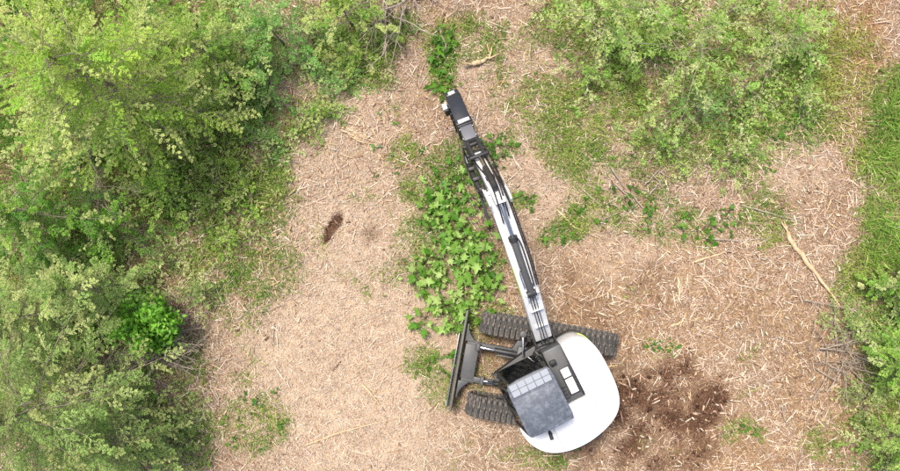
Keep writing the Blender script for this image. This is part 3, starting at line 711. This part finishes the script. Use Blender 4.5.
#@EXCAVATOR@
# ------------------------------------------------------------------ excavator
def paint(name, c, rough=.4, dirt=.25, dirtc=(.16, .12, .09), metallic=0.0, scale=6, coat=0.0, fine=45):
    m, t, b = nt(name)
    n = nz(t, scale, 6, .7); n2 = nz(t, fine, 4, .7)
    ad = t.nodes.new('ShaderNodeMath'); ad.operation = 'MULTIPLY'
    t.links.new(n.outputs[0], ad.inputs[0]); t.links.new(n2.outputs[0], ad.inputs[1])
    r = ramp(t, ad.outputs[0], [(.22, (0, 0, 0)), (.5, (dirt * 2, dirt * 2, dirt * 2))])
    cc = mixc(t, r.outputs[0], c, dirtc)
    t.links.new(cc, b.inputs['Base Color'])
    rr_ = t.nodes.new('ShaderNodeMapRange'); rr_.inputs[3].default_value = rough * .75; rr_.inputs[4].default_value = min(1, rough * 1.4)
    t.links.new(n.outputs[0], rr_.inputs[0]); t.links.new(rr_.outputs[0], b.inputs['Roughness'])
    b.inputs['Metallic'].default_value = metallic; b.inputs['Coat Weight'].default_value = coat
    return m
MW = paint('white_paint', (.78, .78, .77), .35, .10, (.42, .38, .32), coat=.2)
MW2 = paint('worn_white_paint', (.76, .76, .75), .4, .28, (.30, .27, .23), scale=11)
MD = paint('dark_frame_paint', (.022, .024, .026), .45, .22)
MG = paint('grey_steel_paint', (.085, .088, .088), .45, .3)
MR = paint('track_rubber', (.06, .058, .054), .85, .9, (.24, .20, .155), scale=3, fine=14)
MB_ = paint('blade_steel', (.10, .105, .085), .5, .75, (.20, .15, .115), scale=4)
MC = paint('chrome_rod', (.62, .62, .62), .18, .05, metallic=1.0)
MRF = paint('cab_roof_plastic', (.085, .095, .115), .42, .75, (.19, .21, .24), scale=3.5, fine=11)
MGL = paint('tinted_glass', (.012, .015, .017), .06, .05)
MSK = paint('skylight_glass', (.34, .36, .38), .2, .12, (.4, .4, .38))
MLB = paint('white_label', (.78, .78, .78), .5, .05)
MLM = paint('lime_decal', (.50, .66, .10), .4, .05)
MHS = paint('black_hose', (.015, .015, .016), .5, .1)
MBK = paint('black_tool_paint', (.016, .018, .024), .32, .12, (.07, .065, .06))
MGP = paint('grey_bracket_plate', (.13, .135, .145), .45, .15)

EX = empty('excavator', (UCX, UCY, 0.0))
tag(EX, 'white and black compact tracked excavator with dozer blade in the clearing', 'excavator')
ZG = float(gz(UCX, UCY)) + .03

def bm_box(bm, x0, x1, y0, y1, z0, z1, mat4=None):
    vs_ = [bm.verts.new(v) for v in ((x0,y0,z0),(x1,y0,z0),(x1,y1,z0),(x0,y1,z0),(x0,y0,z1),(x1,y0,z1),(x1,y1,z1),(x0,y1,z1))]
    for q in ((3,2,1,0),(4,5,6,7),(0,1,5,4),(1,2,6,5),(2,3,7,6),(3,0,4,7)): bm.faces.new([vs_[i] for i in q])
    if mat4 is not None:
        for v in vs_: v.co = mat4 @ v.co
    return vs_
def bm_prism(bm, poly, a0, a1, axis='z'):
    """extrude a polygon; axis z: poly=(x,y); axis x: poly=(y,z)"""
    def co(p, a): return (p[0], p[1], a) if axis == 'z' else (a, p[0], p[1])
    A = [bm.verts.new(co(p, a0)) for p in poly]; B = [bm.verts.new(co(p, a1)) for p in poly]
    n = len(poly)
    bm.faces.new(A[::-1]); bm.faces.new(B)
    for i in range(n): bm.faces.new([A[i], A[(i + 1) % n], B[(i + 1) % n], B[i]])
def bm_cyl(bm, a, b, r, seg=16, r2=None):
    a = Vector(a); b = Vector(b); d = b - a
    q = d.to_track_quat('Z', 'Y').to_matrix().to_4x4()
    M_ = Matrix.Translation((a + b) / 2) @ q
    bmesh.ops.create_cone(bm, cap_ends=True, segments=seg, radius1=r, radius2=r if r2 is None else r2, depth=d.length, matrix=M_)
def fin(bm, name, mat, parent, rz=0.0, loc=(0, 0, 0), bev=.008, seg=2, ang=32):
    bmesh.ops.recalc_face_normals(bm, faces=bm.faces)
    if bev > 0:
        es = [e for e in bm.edges if len(e.link_faces) == 2 and e.calc_face_angle(0) > R(ang)]
        bmesh.ops.bevel(bm, geom=es, offset=bev, segments=seg, profile=.5, affect='EDGES', clamp_overlap=True)
    for e in bm.edges:
        e.smooth = not (len(e.link_faces) == 2 and e.calc_face_angle(0) > R(38))
    for f in bm.faces: f.smooth = True
    me = bpy.data.meshes.new(name); bm.to_mesh(me); bm.free(); me.materials.append(mat)
    return link(name, me, parent, loc, (0, 0, rz))
def sub(o_parent, bm, name, mat, bev=.005, seg=2):
    return fin(bm, name, mat, o_parent, 0.0, (0, 0, 0), bev, seg)
def box_part(parent, name, mat, *b, rz=0.0, bev=.006, loc=(0,0,0)):
    bm = bmesh.new(); bm_box(bm, *b); return fin(bm, name, mat, parent, rz, loc, bev)
def cyl_part(parent, name, mat, a, b, r, rz=0.0, loc=(0,0,0), seg=18, bev=.004):
    bm = bmesh.new(); bm_cyl(bm, a, b, r, seg); return fin(bm, name, mat, parent, rz, loc, bev)
def hose_part(parent, name, mat, pts, r, rz=0.0, loc=(0,0,0)):
    P_ = np.array(pts, float); u = np.linspace(0, 1, len(P_)); uu = np.linspace(0, 1, len(P_) * 5)
    # smooth by repeated averaging
    Q = np.stack([np.interp(uu, u, P_[:, i]) for i in range(3)], 1)
    for _ in range(4): Q[1:-1] = (Q[:-2] + 2 * Q[1:-1] + Q[2:]) / 4
    v, f = tube_np(Q, np.full(len(Q), r), 8)
    return link(name, build_np(name, v, f, None, mat, True), parent, loc, (0, 0, rz))

# ---- undercarriage (x right, y towards blade)
TU = R(80)
uf = bmesh.new()
bm_box(uf, -.52, .52, -.62, .62, ZG + .28, ZG + .62)
uc = fin(uf, 'undercarriage_frame', MG, EX, TU, bev=.03)
bm = bmesh.new(); bm_cyl(bm, (0, 0, ZG + .60), (0, 0, ZG + .86), .50, 40); sub(uc, bm, 'slew_ring', MD, .01)
for sx in (-1, 1):
    for sy in (-1, 1):
        bm = bmesh.new()
        M4 = Matrix.Translation((sx * .58, sy * .55, ZG + .42)) @ Matrix.Rotation(-sx * sy * R(24), 4, 'Z')
        bm_box(bm, -.22, .22, -.10, .10, -.10, .10, M4); sub(uc, bm, 'leg', MG, .015)
TR_R, TR_Y, TR_W = .27, 1.14, .46
shoe_bm = bmesh.new()
bm_box(shoe_bm, -.225, .225, -.052, .052, -.012, .012)
for sx in (-1, 1):
    bm_box(shoe_bm, sx * .118 - .088, sx * .118 + .088, -.034 + sx * .006, .026 + sx * .006, .0125, .052)
shoe_me = None
for side in (-1, 1):
    cx = side * .865
    tf = bmesh.new()
    bm_box(tf, cx - .12, cx + .12, -.95, .95, ZG + .17, ZG + .46)
    tr = fin(tf, 'track', MG, EX, TU, bev=.02)
    for nm, yy in (('sprocket', -TR_Y), ('idler', TR_Y)):
        bm = bmesh.new(); bm_cyl(bm, (cx - .13, yy, ZG + TR_R + .05), (cx + .13, yy, ZG + TR_R + .05), TR_R - .045, 24)
        bm_cyl(bm, (cx - .19, yy, ZG + TR_R + .05), (cx + .19, yy, ZG + TR_R + .05), .10, 18); sub(tr, bm, nm, MD, .006)
    for k in range(5):
        yy = -.76 + k * .38
        bm = bmesh.new(); bm_cyl(bm, (cx - .15, yy, ZG + .13), (cx + .15, yy, ZG + .13), .075, 16); sub(tr, bm, 'roller', MD, .005)
    per = 4 * TR_Y + 2 * math.pi * TR_R; ns = 54
    for k in range(ns):
        s = (k + .5) / ns * per; zc = ZG + TR_R + .045
        if s < 2 * TR_Y: y, z, ang = -TR_Y + s, zc + TR_R - .012 * math.sin(math.pi * s / (2 * TR_Y)), 0.0
        elif s < 2 * TR_Y + math.pi * TR_R:
            a = (s - 2 * TR_Y) / TR_R; y, z, ang = TR_Y + TR_R * math.sin(a), zc + TR_R * math.cos(a), -a
        elif s < 4 * TR_Y + math.pi * TR_R:
            y, z, ang = TR_Y - (s - 2 * TR_Y - math.pi * TR_R), zc - TR_R, math.pi
        else:
            a = (s - 4 * TR_Y - math.pi * TR_R) / TR_R; y, z, ang = -TR_Y - TR_R * math.sin(a), zc - TR_R * math.cos(a), math.pi - a
        if shoe_me is None:
            o = fin(shoe_bm, 'track_shoe', MR, tr, 0, bev=.006, seg=1); shoe_me = o.data
        else:
            o = link('track_shoe', shoe_me, tr)
        o.location = (cx, y, z); o.rotation_euler = (ang, 0, 0)
# blade
prof = []
for k in range(9):
    a = k / 8; prof.append((1.82 - .05 * math.sin(a * math.pi) - .02 * a, ZG + .04 + .48 * a))
back = [(p[0] - .035 - .02 * (i == 0), p[1]) for i, p in enumerate(prof)]
bm = bmesh.new(); bm_prism(bm, prof + back[::-1], -1.06, 1.06, 'x')
bl = fin(bm, 'dozer_blade', MB_, EX, TU, bev=.006, seg=1, ang=50)
box_part(bl, 'top_rail', MB_, -1.06, 1.06, 1.75, 1.795, ZG + .525, ZG + .55, bev=.012)
box_part(bl, 'cutting_edge', MC, -1.06, 1.06, 1.832, 1.855, ZG + .0, ZG + .14, bev=.004)
box_part(bl, 'back_plate', MG, -.36, .36, 1.40, 1.68, ZG + .34, ZG + .40, bev=.01)
for sx in (-1, 1):
    bm = bmesh.new(); bm_prism(bm, [(sx * .30, .55), (sx * .42, .55), (sx * .42, 1.40), (sx * .50, 1.66), (sx * .30, 1.66)][:: sx], ZG + .28, ZG + .38); sub(bl, bm, 'push_arm', MG, .012)
    arc = [(sx * (.42 + .36 * t_), 1.68 - .20 * (1 - t_) ** 2.2) for t_ in np.linspace(0, 1, 8)]
    bm = bmesh.new(); bm_prism(bm, (arc + [(sx * .78, 1.71), (sx * .42, 1.71)])[:: sx], ZG + .36, ZG + .42); sub(bl, bm, 'gusset', MG, .006)
bcyl = cyl_part(EX, 'blade_cylinder', MD, (.34, .50, ZG + .56), (.34, 1.08, ZG + .50), .055, TU)
bm = bmesh.new(); bm_cyl(bm, (.34, 1.07, ZG + .50), (.34, 1.42, ZG + .46), .028); sub(bcyl, bm, 'rod', MC)
bm = bmesh.new(); bm_cyl(bm, (.27, 1.42, ZG + .46), (.41, 1.42, ZG + .46), .055); sub(bcyl, bm, 'rod_end', MG)
bm = bmesh.new(); bm_cyl(bm, (.25, .66, ZG + .53), (.25, 1.0, ZG + .50), .022); sub(bcyl, bm, 'feed_pipe', MG)
bcyl2 = cyl_part(EX, 'blade_cylinder', MD, (-.34, .50, ZG + .50), (-.34, 1.0, ZG + .46), .05, TU)
bm = bmesh.new(); bm_cyl(bm, (-.34, 1.0, ZG + .46), (-.34, 1.22, ZG + .45), .026); sub(bcyl2, bm, 'rod', MC)
bm = bmesh.new(); bm_cyl(bm, (-.42, 1.22, ZG + .45), (-.26, 1.22, ZG + .45), .05); sub(bcyl2, bm, 'rod_end', MG)
hose_part(EX, 'blade_hose', MHS, [(-.2, .5, ZG + .6), (-.22, .8, ZG + .72), (-.30, 1.0, ZG + .6), (-.32, 1.1, ZG + .52)], .014, TU)

# ---- house (x right, y forward)
TH = R(26)
out = [(.52,.66),(.66,.68),(.80,.68),(.93,.63),(1.04,.52),(1.11,.33),(1.14,.14),(1.15,-.10),(1.15,-.37),(1.13,-.60),(1.07,-.80),(.96,-.97),(.76,-1.11),(.44,-1.22),(.10,-1.27),(-.26,-1.24),(-.54,-1.14),(-.72,-.98),(-.83,-.80),(-.88,-.60),(-.88,-.44)]
# smooth the curve
def smooth_poly(pts, it=2):
    for _ in range(it):
        q = [pts[0]]
        for a, b in zip(pts[:-1], pts[1:]):
            q += [(a[0]*.75+b[0]*.25, a[1]*.75+b[1]*.25), (a[0]*.25+b[0]*.75, a[1]*.25+b[1]*.75)]
        pts = q + [pts[-1]]
    return pts
outs = smooth_poly(out, 2)
def scaled(pts, k): return [(x * k, y * k) for x, y in pts]
bm = bmesh.new(); bm_prism(bm, [(x * 1.03, y * (1.03 + .15 * min(1, max(0, -y)))) for x, y in outs] + [(-.88, .58), (-.2, .70), (.42, .78)], ZG + .84, ZG + 1.06)
base = fin(bm, 'house_base', MD, EX, TH, bev=.03)
bm = bmesh.new(); bm_prism(bm, outs + [(-.80, -.44), (.54, -.44)], ZG + 1.062, ZG + 1.66)
hb = fin(bm, 'engine_cover', MW, EX, TH, bev=.11, seg=5, ang=45)
bm = bmesh.new(); bm_prism(bm, scaled(outs[14:52], 1.012) + scaled(outs[14:52], .99)[::-1], ZG + 1.10, ZG + 1.22); sub(hb, bm, 'lime_stripe', MLM, .0)
bm = bmesh.new(); bm_cyl(bm, (-.40, -.76, ZG + 1.64), (-.40, -.76, ZG + 1.78), .035); bm_cyl(bm, (-.40, -.74, ZG + 1.76), (-.42, -.86, ZG + 1.80), .033); sub(hb, bm, 'exhaust', MHS)
bm = bmesh.new(); bm_cyl(bm, (.80, .45, ZG + 1.655), (.80, .45, ZG + 1.675), .045); sub(hb, bm, 'filler_cap', MW)
for (x0, x1) in ((-.16, -.02), (.62, .74)):
    bm = bmesh.new(); bm_box(bm, x0, x1, -1.0, -.975, ZG + 1.652, ZG + 1.672); sub(hb, bm, 'latch', MW, .003)
# panel seams, vents and bolts on the cover
for pts_ in ([(.56, -.43), (.62, -.62), (.72, -.80), (.88, -1.0)], [(-.30, -.46), (-.30, -1.16)], [(.70, .60), (.66, .1), (.60, -.40)]):
    hose_part(hb, 'panel_seam', MG, [(x, y, ZG + 1.657) for x, y in pts_], .005)
# deck beside the cab
dk = box_part(EX, 'side_deck', MG, .13, .535, -.43, .66, ZG + 1.07, ZG + 1.60, rz=TH, bev=.03)
for (a, b) in ((-.30, .00), (.03, .21)):
    bm = bmesh.new(); bm_box(bm, .30, .46, a, b, ZG + 1.602, ZG + 1.620); sub(dk, bm, 'white_panel', MLB, .004)
bm = bmesh.new(); bm_box(bm, .27, .49, -.33, .24, ZG + 1.598, ZG + 1.607); sub(dk, bm, 'panel_frame', MD, .003)
for k in range(4):
    bm = bmesh.new(); bm_box(bm, .17, .26, -.35 + k * .07, -.31 + k * .07, ZG + 1.598, ZG + 1.612); sub(dk, bm, 'louvre', MD, .003)
bm = bmesh.new(); bm_box(bm, .50, .525, -.40, .60, ZG + 1.598, ZG + 1.625); sub(dk, bm, 'edge_trim', MD, .004)
mir = box_part(EX, 'work_light', MHS, .17, .30, .36, .46, ZG + 1.63, ZG + 1.72, rz=TH, bev=.02)
bm = bmesh.new(); bm_cyl(bm, (.235, .40, ZG + 1.58), (.235, .40, ZG + 1.66), .015); sub(mir, bm, 'bracket', MHS)

# cab
zc0, zc1 = ZG + 1.06, ZG + 2.50
cb = bmesh.new()
lowp = [(-.90, -.42), (-.90, .40), (-.82, .60), (-.05, .60), (.10, .52), (.10, -.42)]
bm_prism(cb, lowp, zc0, zc0 + .42)
cab = fin(cb, 'cab', MD, EX, TH, bev=.04, seg=3)
topc = [(-.745, .50), (-.70, .585), (.03, .585), (.09, .50), (.09, -.36), (.04, -.415), (-.70, -.415), (-.75, -.36)]
midc = [(-.885, .42), (-.80, .68), (.00, .68), (.095, .56), (.095, -.36), (.06, -.415), (-.84, -.415), (-.885, -.36)]
def pillar(a, b, r=.03):
    bm = bmesh.new(); bm_cyl(bm, a, b, r, 8); sub(cab, bm, 'pillar', MD, .004)
zm = zc0 + .42
for i in (1, 2, 4, 6, 7, 0):
    pillar((*midc[i], zm - .02), (topc[i][0] , topc[i][1], zc1))
pillar((-.89, .02, zm - .02), (-.75, .02, zc1), .026)
def pane(ids, name, mat=MGL, inset=.0):
    bm = bmesh.new(); A = [Vector((*midc[i], zm)) for i in ids]; B = [Vector((*topc[i], zc1 - .02)) for i in ids]
    c = Vector((-.4, .08, 0))
    vs_ = [bm.verts.new(p) for p in (A[0], A[1], B[1], B[0])]
    bm.faces.new(vs_)
    r = bmesh.ops.solidify(bm, geom=bm.faces[:], thickness=.012)
    sub(cab, bm, name, mat, 0)
pane((1, 2), 'windscreen'); pane((7, 0), 'door_window'); pane((0, 1), 'corner_window'); pane((2, 3), 'corner_window'); pane((3, 4), 'side_window'); pane((5, 6), 'rear_window')
bm = bmesh.new(); bm_prism(bm, smooth_poly([(-.77, .10), (-.765, .52), (-.70, .62), (.04, .62), (.11, .54), (.115, .0), (.115, -.40), (.08, -.44), (-.70, -.44), (-.775, -.38), (-.77, .08)], 1), zc1, zc1 + .07)
roof = sub(cab, bm, 'roof', MRF, .022, 3)
bm = bmesh.new(); bm_prism(bm, [(-.70, -.37), (.05, -.37), (.05, .31), (-.70, .31)], zc1 + .068, zc1 + .085); ins = fin(bm, 'roof_panel', MRF, cab, bev=.01)
bm = bmesh.new(); bm_box(bm, -.72, .065, .345, .60, zc1 + .066, zc1 + .079); fin(bm, 'skylight_frame', MGP, cab, bev=.006)
for i in range(5):
    for j in range(2):
        x0 = -.705 + i * .153; y0 = .358 + j * .116
        bm = bmesh.new(); bm_box(bm, x0, x0 + .142, y0, y0 + .106, zc1 + .077, zc1 + .086); fin(bm, 'skylight_pane', MSK, cab, bev=.003, seg=1)
bm = bmesh.new(); bm_cyl(bm, (-.45, .70, zm + .12), (-.20, .665, zm + .68), .010, 8); sub(cab, bm, 'wiper', MHS, 0)
hose_part(cab, 'grab_rail', MG, [(-.86, .66, zm + .05), (-.90, .74, zm + .1), (-.89, .72, zm + .6), (-.82, .66, zm + .65)], .014)
bm = bmesh.new(); bm_box(bm, -.945, -.915, .12, .30, zm + .05, zm + .08); sub(cab, bm, 'door_handle', MHS, .006)
hose_part(cab, 'mirror_arm', MHS, [(-.10, .66, zm + .35), (-.02, .80, zm + .42), (.06, .82, zm + .44)], .010)
bm = bmesh.new(); bm_box(bm, .03, .13, .80, .835, zm + .34, zm + .52); sub(cab, bm, 'mirror', MHS, .012)
# swing post and cylinder
bm = bmesh.new(); bm_prism(bm, [(.08, .66), (.14, .98), (.24, 1.06), (.40, 1.06), (.47, .95), (.52, .66)][::-1], ZG + .86, ZG + 1.04)
post = fin(bm, 'swing_bracket', MD, EX, TH, bev=.03)
bm = bmesh.new(); bm_cyl(bm, (.315, .92, ZG + .78), (.315, .92, ZG + 1.12), .10, 20); sub(post, bm, 'king_pin', MD)
c0 = Vector((UCX, UCY, 0))
a_ = P(523.5, 357, 1.15) - c0; b_ = P(523, 334, 1.15) - c0
sc_ = cyl_part(EX, 'swing_cylinder', MC, a_, b_, .028)
bm = bmesh.new(); bm_cyl(bm, b_ + Vector((0, 0, -.06)), b_ + Vector((0, 0, .06)), .065); sub(sc_, bm, 'rod_end', MG)
e_ = P(536, 337, 1.15) - c0
bm = bmesh.new(); bm_cyl(bm, b_, e_, .03, 10); sub(sc_, bm, 'link', MD)

# ---- boom and stick: profile plane, y along, z up, origin at boom foot
TB = R(20.3)
A0 = P(542, 335, 1.15) - c0; AL = (A0.x, A0.y, 0.0)
def bpart(bm, name, mat, bev=.012, seg=2, parent=None):
    return sub(parent, bm, name, mat, bev, seg) if parent else fin(bm, name, mat, EX, TB, AL, bev, seg)
# post top with foot lugs
bm = bmesh.new(); bm_box(bm, -.215, -.178, -.22, .16, ZG + .92, ZG + 1.32); bm_box(bm, .178, .215, -.22, .16, ZG + .92, ZG + 1.32); bm_box(bm, -.205, .205, -.30, -.205, ZG + .88, ZG + 1.2)
bpart(bm, 'boom_post', MD, .015)
top = [(-.06, 1.32), (.35, 1.68), (.85, 2.08), (1.20, 2.30), (1.60, 2.42), (2.1, 2.50), (2.6, 2.55), (2.98, 2.55)]
bot = [(3.05, 2.38), (2.6, 2.29), (2.1, 2.19), (1.6, 2.08), (1.25, 1.94), (.85, 1.66), (.40, 1.30), (.08, 1.05), (-.07, 1.10)]
bm = bmesh.new(); bm_prism(bm, top + bot, -.17, .17, 'x')
boom = bpart(bm, 'boom', MW2, .02, 3)
bm = bmesh.new(); bm_prism(bm, [(.90, 2.06), (1.18, 2.25), (1.56, 2.37), (1.50, 2.10), (1.26, 1.99), (1.02, 1.83)], -.175, -.168, 'x'); bpart(bm, 'lime_decal', MLM, 0, parent=boom)
bm = bmesh.new(); bm_prism(bm, [(1.9, 2.36), (2.5, 2.44), (2.5, 2.36), (1.9, 2.28)], -.175, -.168, 'x'); bpart(bm, 'dark_decal', MD, 0, parent=boom)
for (yy, zz) in ((.02, 1.2), (2.93, 2.46)):
    bm = bmesh.new(); bm_cyl(bm, (-.225, yy, zz), (.225, yy, zz), .05, 16); bpart(bm, 'pivot_pin', MD, .005, parent=boom)
for k in range(3):
    x = -.05 + k * .05
    hose_part(boom, 'hose', MHS if k == 1 else MGP, [(x * 1.4, -.16, 1.12), (x * 1.3, -.10, 1.42), (x, .12, 1.62), (x, .45, 1.83), (x, .85, 2.15), (x + .02, 1.15, 2.33)], .011)
for k in range(3):
    bm = bmesh.new(); yy = .25 + k * .35; bm_box(bm, -.11, .14, yy, yy + .04, 1.60 + .80 * (yy - .25) , 1.70 + .80 * (yy - .25)); bpart(bm, 'hose_clamp', MW, .004, parent=boom)
for sx in (-1, 1):
    bm = bmesh.new(); bm_prism(bm, [(.78, 2.02), (.92, 2.30), (1.02, 2.30), (1.12, 2.24)], sx * .075 - .018, sx * .075 + .018, 'x'); bpart(bm, 'cylinder_lug', MW, .006, parent=boom)
ac = bmesh.new(); bm_cyl(ac, (.0, .98, 2.27), (.0, 2.05, 2.66), .064, 20); arm_cyl = bpart(ac, 'arm_cylinder', MG, .008)
bm = bmesh.new(); bm_cyl(bm, (0, 2.04, 2.657), (0, 2.72, 2.84), .036, 16); bpart(bm, 'rod', MC, .003, parent=arm_cyl)
bm = bmesh.new(); bm_cyl(bm, (0, 2.0, 2.642), (0, 2.09, 2.675), .085, 20); bpart(bm, 'gland', MD, .006, parent=arm_cyl)
bm = bmesh.new(); bm_cyl(bm, (-.09, 2.75, 2.85), (.09, 2.75, 2.85), .058, 16); bpart(bm, 'rod_end', MD, .005, parent=arm_cyl)
bm = bmesh.new(); bm_cyl(bm, (-.09, .98, 2.27), (.09, .98, 2.27), .07, 16); bpart(bm, 'base_end', MD, .005, parent=arm_cyl)
hose_part(arm_cyl, 'feed_pipe', MHS, [(.09, 1.1, 2.36), (.10, 1.5, 2.52), (.10, 1.95, 2.70), (.06, 2.05, 2.72)], .014)
hose_part(arm_cyl, 'feed_pipe', MC, [(-.09, 1.1, 2.36), (-.095, 1.4, 2.46), (-.05, 1.5, 2.55)], .012)
for x in (.14, .175):
    hose_part(boom, 'side_hose', MHS, [(x, 1.1, 2.32), (x + .03, 1.6, 2.46), (x + .03, 2.2, 2.54), (x + .03, 2.7, 2.62), (x, 2.98, 2.70), (x, 3.2, 2.50), (x - .02, 3.45, 2.2)], .014)
bc = bmesh.new(); bm_cyl(bc, (0, .22, .98), (0, .92, 1.50), .065, 18); boom_cyl = bpart(bc, 'boom_cylinder', MG, .008)
bm = bmesh.new(); bm_cyl(bm, (0, .91, 1.49), (0, 1.22, 1.96), .034, 14); bpart(bm, 'rod', MC, .003, parent=boom_cyl)
# stick
stp = [(2.70, 2.92), (2.82, 2.93), (3.02, 2.66), (3.42, 2.12), (3.80, 1.62), (3.82, 1.48), (3.70, 1.46), (3.40, 1.80), (2.98, 2.30), (2.84, 2.42), (2.72, 2.78)]
bm = bmesh.new(); bm_prism(bm, stp, -.10, .10, 'x'); stick_o = bpart(bm, 'stick', MW2, .018, 3)
for sx in (-1, 1):
    bm = bmesh.new(); bm_prism(bm, [(2.66, 2.78), (2.72, 2.96), (2.90, 2.84), (3.06, 2.50), (2.96, 2.36)], sx * .192 - .016, sx * .192 + .016, 'x'); bpart(bm, 'cheek_plate', MW, .006, parent=stick_o)
bk = bmesh.new(); bm_cyl(bk, (.0, 2.98, 2.86), (.0, 3.42, 2.30), .058, 18); bk_cyl = bpart(bk, 'tool_cylinder', MD, .006)
bm = bmesh.new(); bm_cyl(bm, (0, 3.41, 2.31), (0, 3.70, 1.94), .03, 14); bpart(bm, 'rod', MC, .003, parent=bk_cyl)
for sx in (-1, 1):
    bm = bmesh.new(); bm_cyl(bm, (sx * .13, 3.70, 1.94), (sx * .13, 3.62, 1.66), .035, 10); bpart(bm, 'side_link', MD, .004, parent=bk_cyl)
    bm = bmesh.new(); bm_cyl(bm, (sx * .10, 3.72, 1.93), (sx * .10, 4.05, 1.62), .035, 10); bpart(bm, 'tool_link', MD, .004, parent=bk_cyl)
bm = bmesh.new(); bm_cyl(bm, (-.18, 3.70, 1.94), (.18, 3.70, 1.94), .04, 12); bpart(bm, 'link_pin', MD, .004, parent=bk_cyl)
# grapple cylinder slung along the left of the stick
th = bmesh.new(); bm_cyl(th, (-.20, 2.98, 1.95), (-.22, 3.65, 1.50), .06, 16); thumb = bpart(th, 'auxiliary_cylinder', MD, .008)
bm = bmesh.new(); bm_cyl(bm, (-.22, 3.64, 1.51), (-.21, 4.02, 1.28), .03, 12); bpart(bm, 'rod', MC, .003, parent=thumb)
for k, yy in enumerate((3.05, 3.28, 3.5)):
    bm = bmesh.new(); bm_box(bm, -.27, -.09, yy, yy + .07, 2.0 - .66 * (yy - 3.0), 2.06 - .66 * (yy - 3.0)); bpart(bm, 'valve_block', MD, .012, parent=thumb)
hose_part(thumb, 'hose', MHS, [(-.17, 2.75, 2.45), (-.22, 3.0, 2.25), (-.28, 3.3, 1.95), (-.27, 3.7, 1.62), (-.2, 4.0, 1.42)], .016)
hose_part(thumb, 'hose', MHS, [(.15, 3.0, 2.6), (.20, 3.3, 2.25), (.22, 3.6, 1.85), (.17, 3.95, 1.55)], .016)
hose_part(thumb, 'hose', MHS, [(-.12, 2.9, 2.55), (-.14, 3.15, 2.45), (-.13, 3.5, 2.05), (-.16, 3.85, 1.70), (-.1, 4.1, 1.5)], .013)
for x, y0 in ((-.06, 2.86), (.03, 2.9), (.075, 2.95)):
    hose_part(stick_o, 'hose', MHS, [(x, y0 - .5, 2.62), (x, y0 - .1, 2.98), (x + .02, y0 + .16, 2.84), (x + .03, y0 + .4, 2.38), (x * 1.5, y0 + .62, 2.10), (x * 2, y0 + .85, 1.78)], .014)
bm = bmesh.new(); bm_box(bm, -.07, .09, 3.18, 3.26, 2.40, 2.52); bpart(bm, 'hose_clamp', MD, .01, parent=stick_o)
a_ = P(479, 190, 1.75) - c0; b_ = P(488, 219, 1.45) - c0
sr = cyl_part(EX, 'support_rod', MG, a_, b_, .03)
m_ = P(484, 206, 1.58) - c0; n_ = P(497, 202, 2.15) - c0
bm = bmesh.new(); bm_cyl(bm, m_, n_, .024, 10); sub(sr, bm, 'cross_bar', MC)
# tool head: bracket and black body, tilted down towards its tip
def tool_M(y, z, tilt): return Matrix.Translation((0, y, z)) @ Matrix.Rotation(-R(tilt), 4, 'X')
TM = tool_M(3.92, 1.50, 27)
def tbox(name, mat, *b, parent=None, bev=.01):
    bm = bmesh.new(); bm_box(bm, *b, TM); return bpart(bm, name, mat, bev, parent=parent)
hitch = tbox('tool_bracket', MGP, -.125, .125, .16, .50, -.16, .10, bev=.012)
for sx in (-1, 1):
    tbox('ear_plate', MD, sx * .14 - .014, sx * .14 + .014, -.22, .26, -.26, .09, parent=hitch, bev=.006)
for yy in (-.12, .10):
    bm = bmesh.new(); bm_cyl(bm, TM @ Vector((-.19, yy, -.03)), TM @ Vector((.19, yy, -.03)), .045, 14); bpart(bm, 'pin', MD, .004, parent=hitch)
tbox('end_plate', MD, -.15, .15, .485, .53, -.28, .13, parent=hitch)
for sx in (-.145, .12):
    for yy in (.2, .42):
        tbox('bolt', MC, sx, sx + .02, yy, yy + .02, .10, .115, parent=hitch, bev=.003)
body = tbox('tool_head', MBK, -.155, .155, .535, 1.30, -.42, .12, bev=.03)
tbox('rear_cap', MBK, -.165, .165, .54, .66, -.40, .135, parent=body, bev=.02)
tbox('nose_cap', MBK, -.14, .14, 1.30, 1.42, -.40, .10, parent=body, bev=.03)
tbox('white_label', MLB, -.11, .12, .56, .635, .134, .140, parent=body, bev=.0)
tbox('white_label', MLB, -.075, .055, 1.315, 1.385, .099, .105, parent=body, bev=.0)
tbox('side_bracket', MD, -.26, -.15, 1.06, 1.20, -.20, -.02, parent=body, bev=.012)
tbox('side_block', MLB, -.275, -.185, 1.08, 1.22, -.02, .03, parent=body, bev=.012)
for k in range(3):
    tbox('side_rib', MD, -.185, -.155, .72 + k * .16, .76 + k * .16, -.36, .06, parent=body, bev=.006)
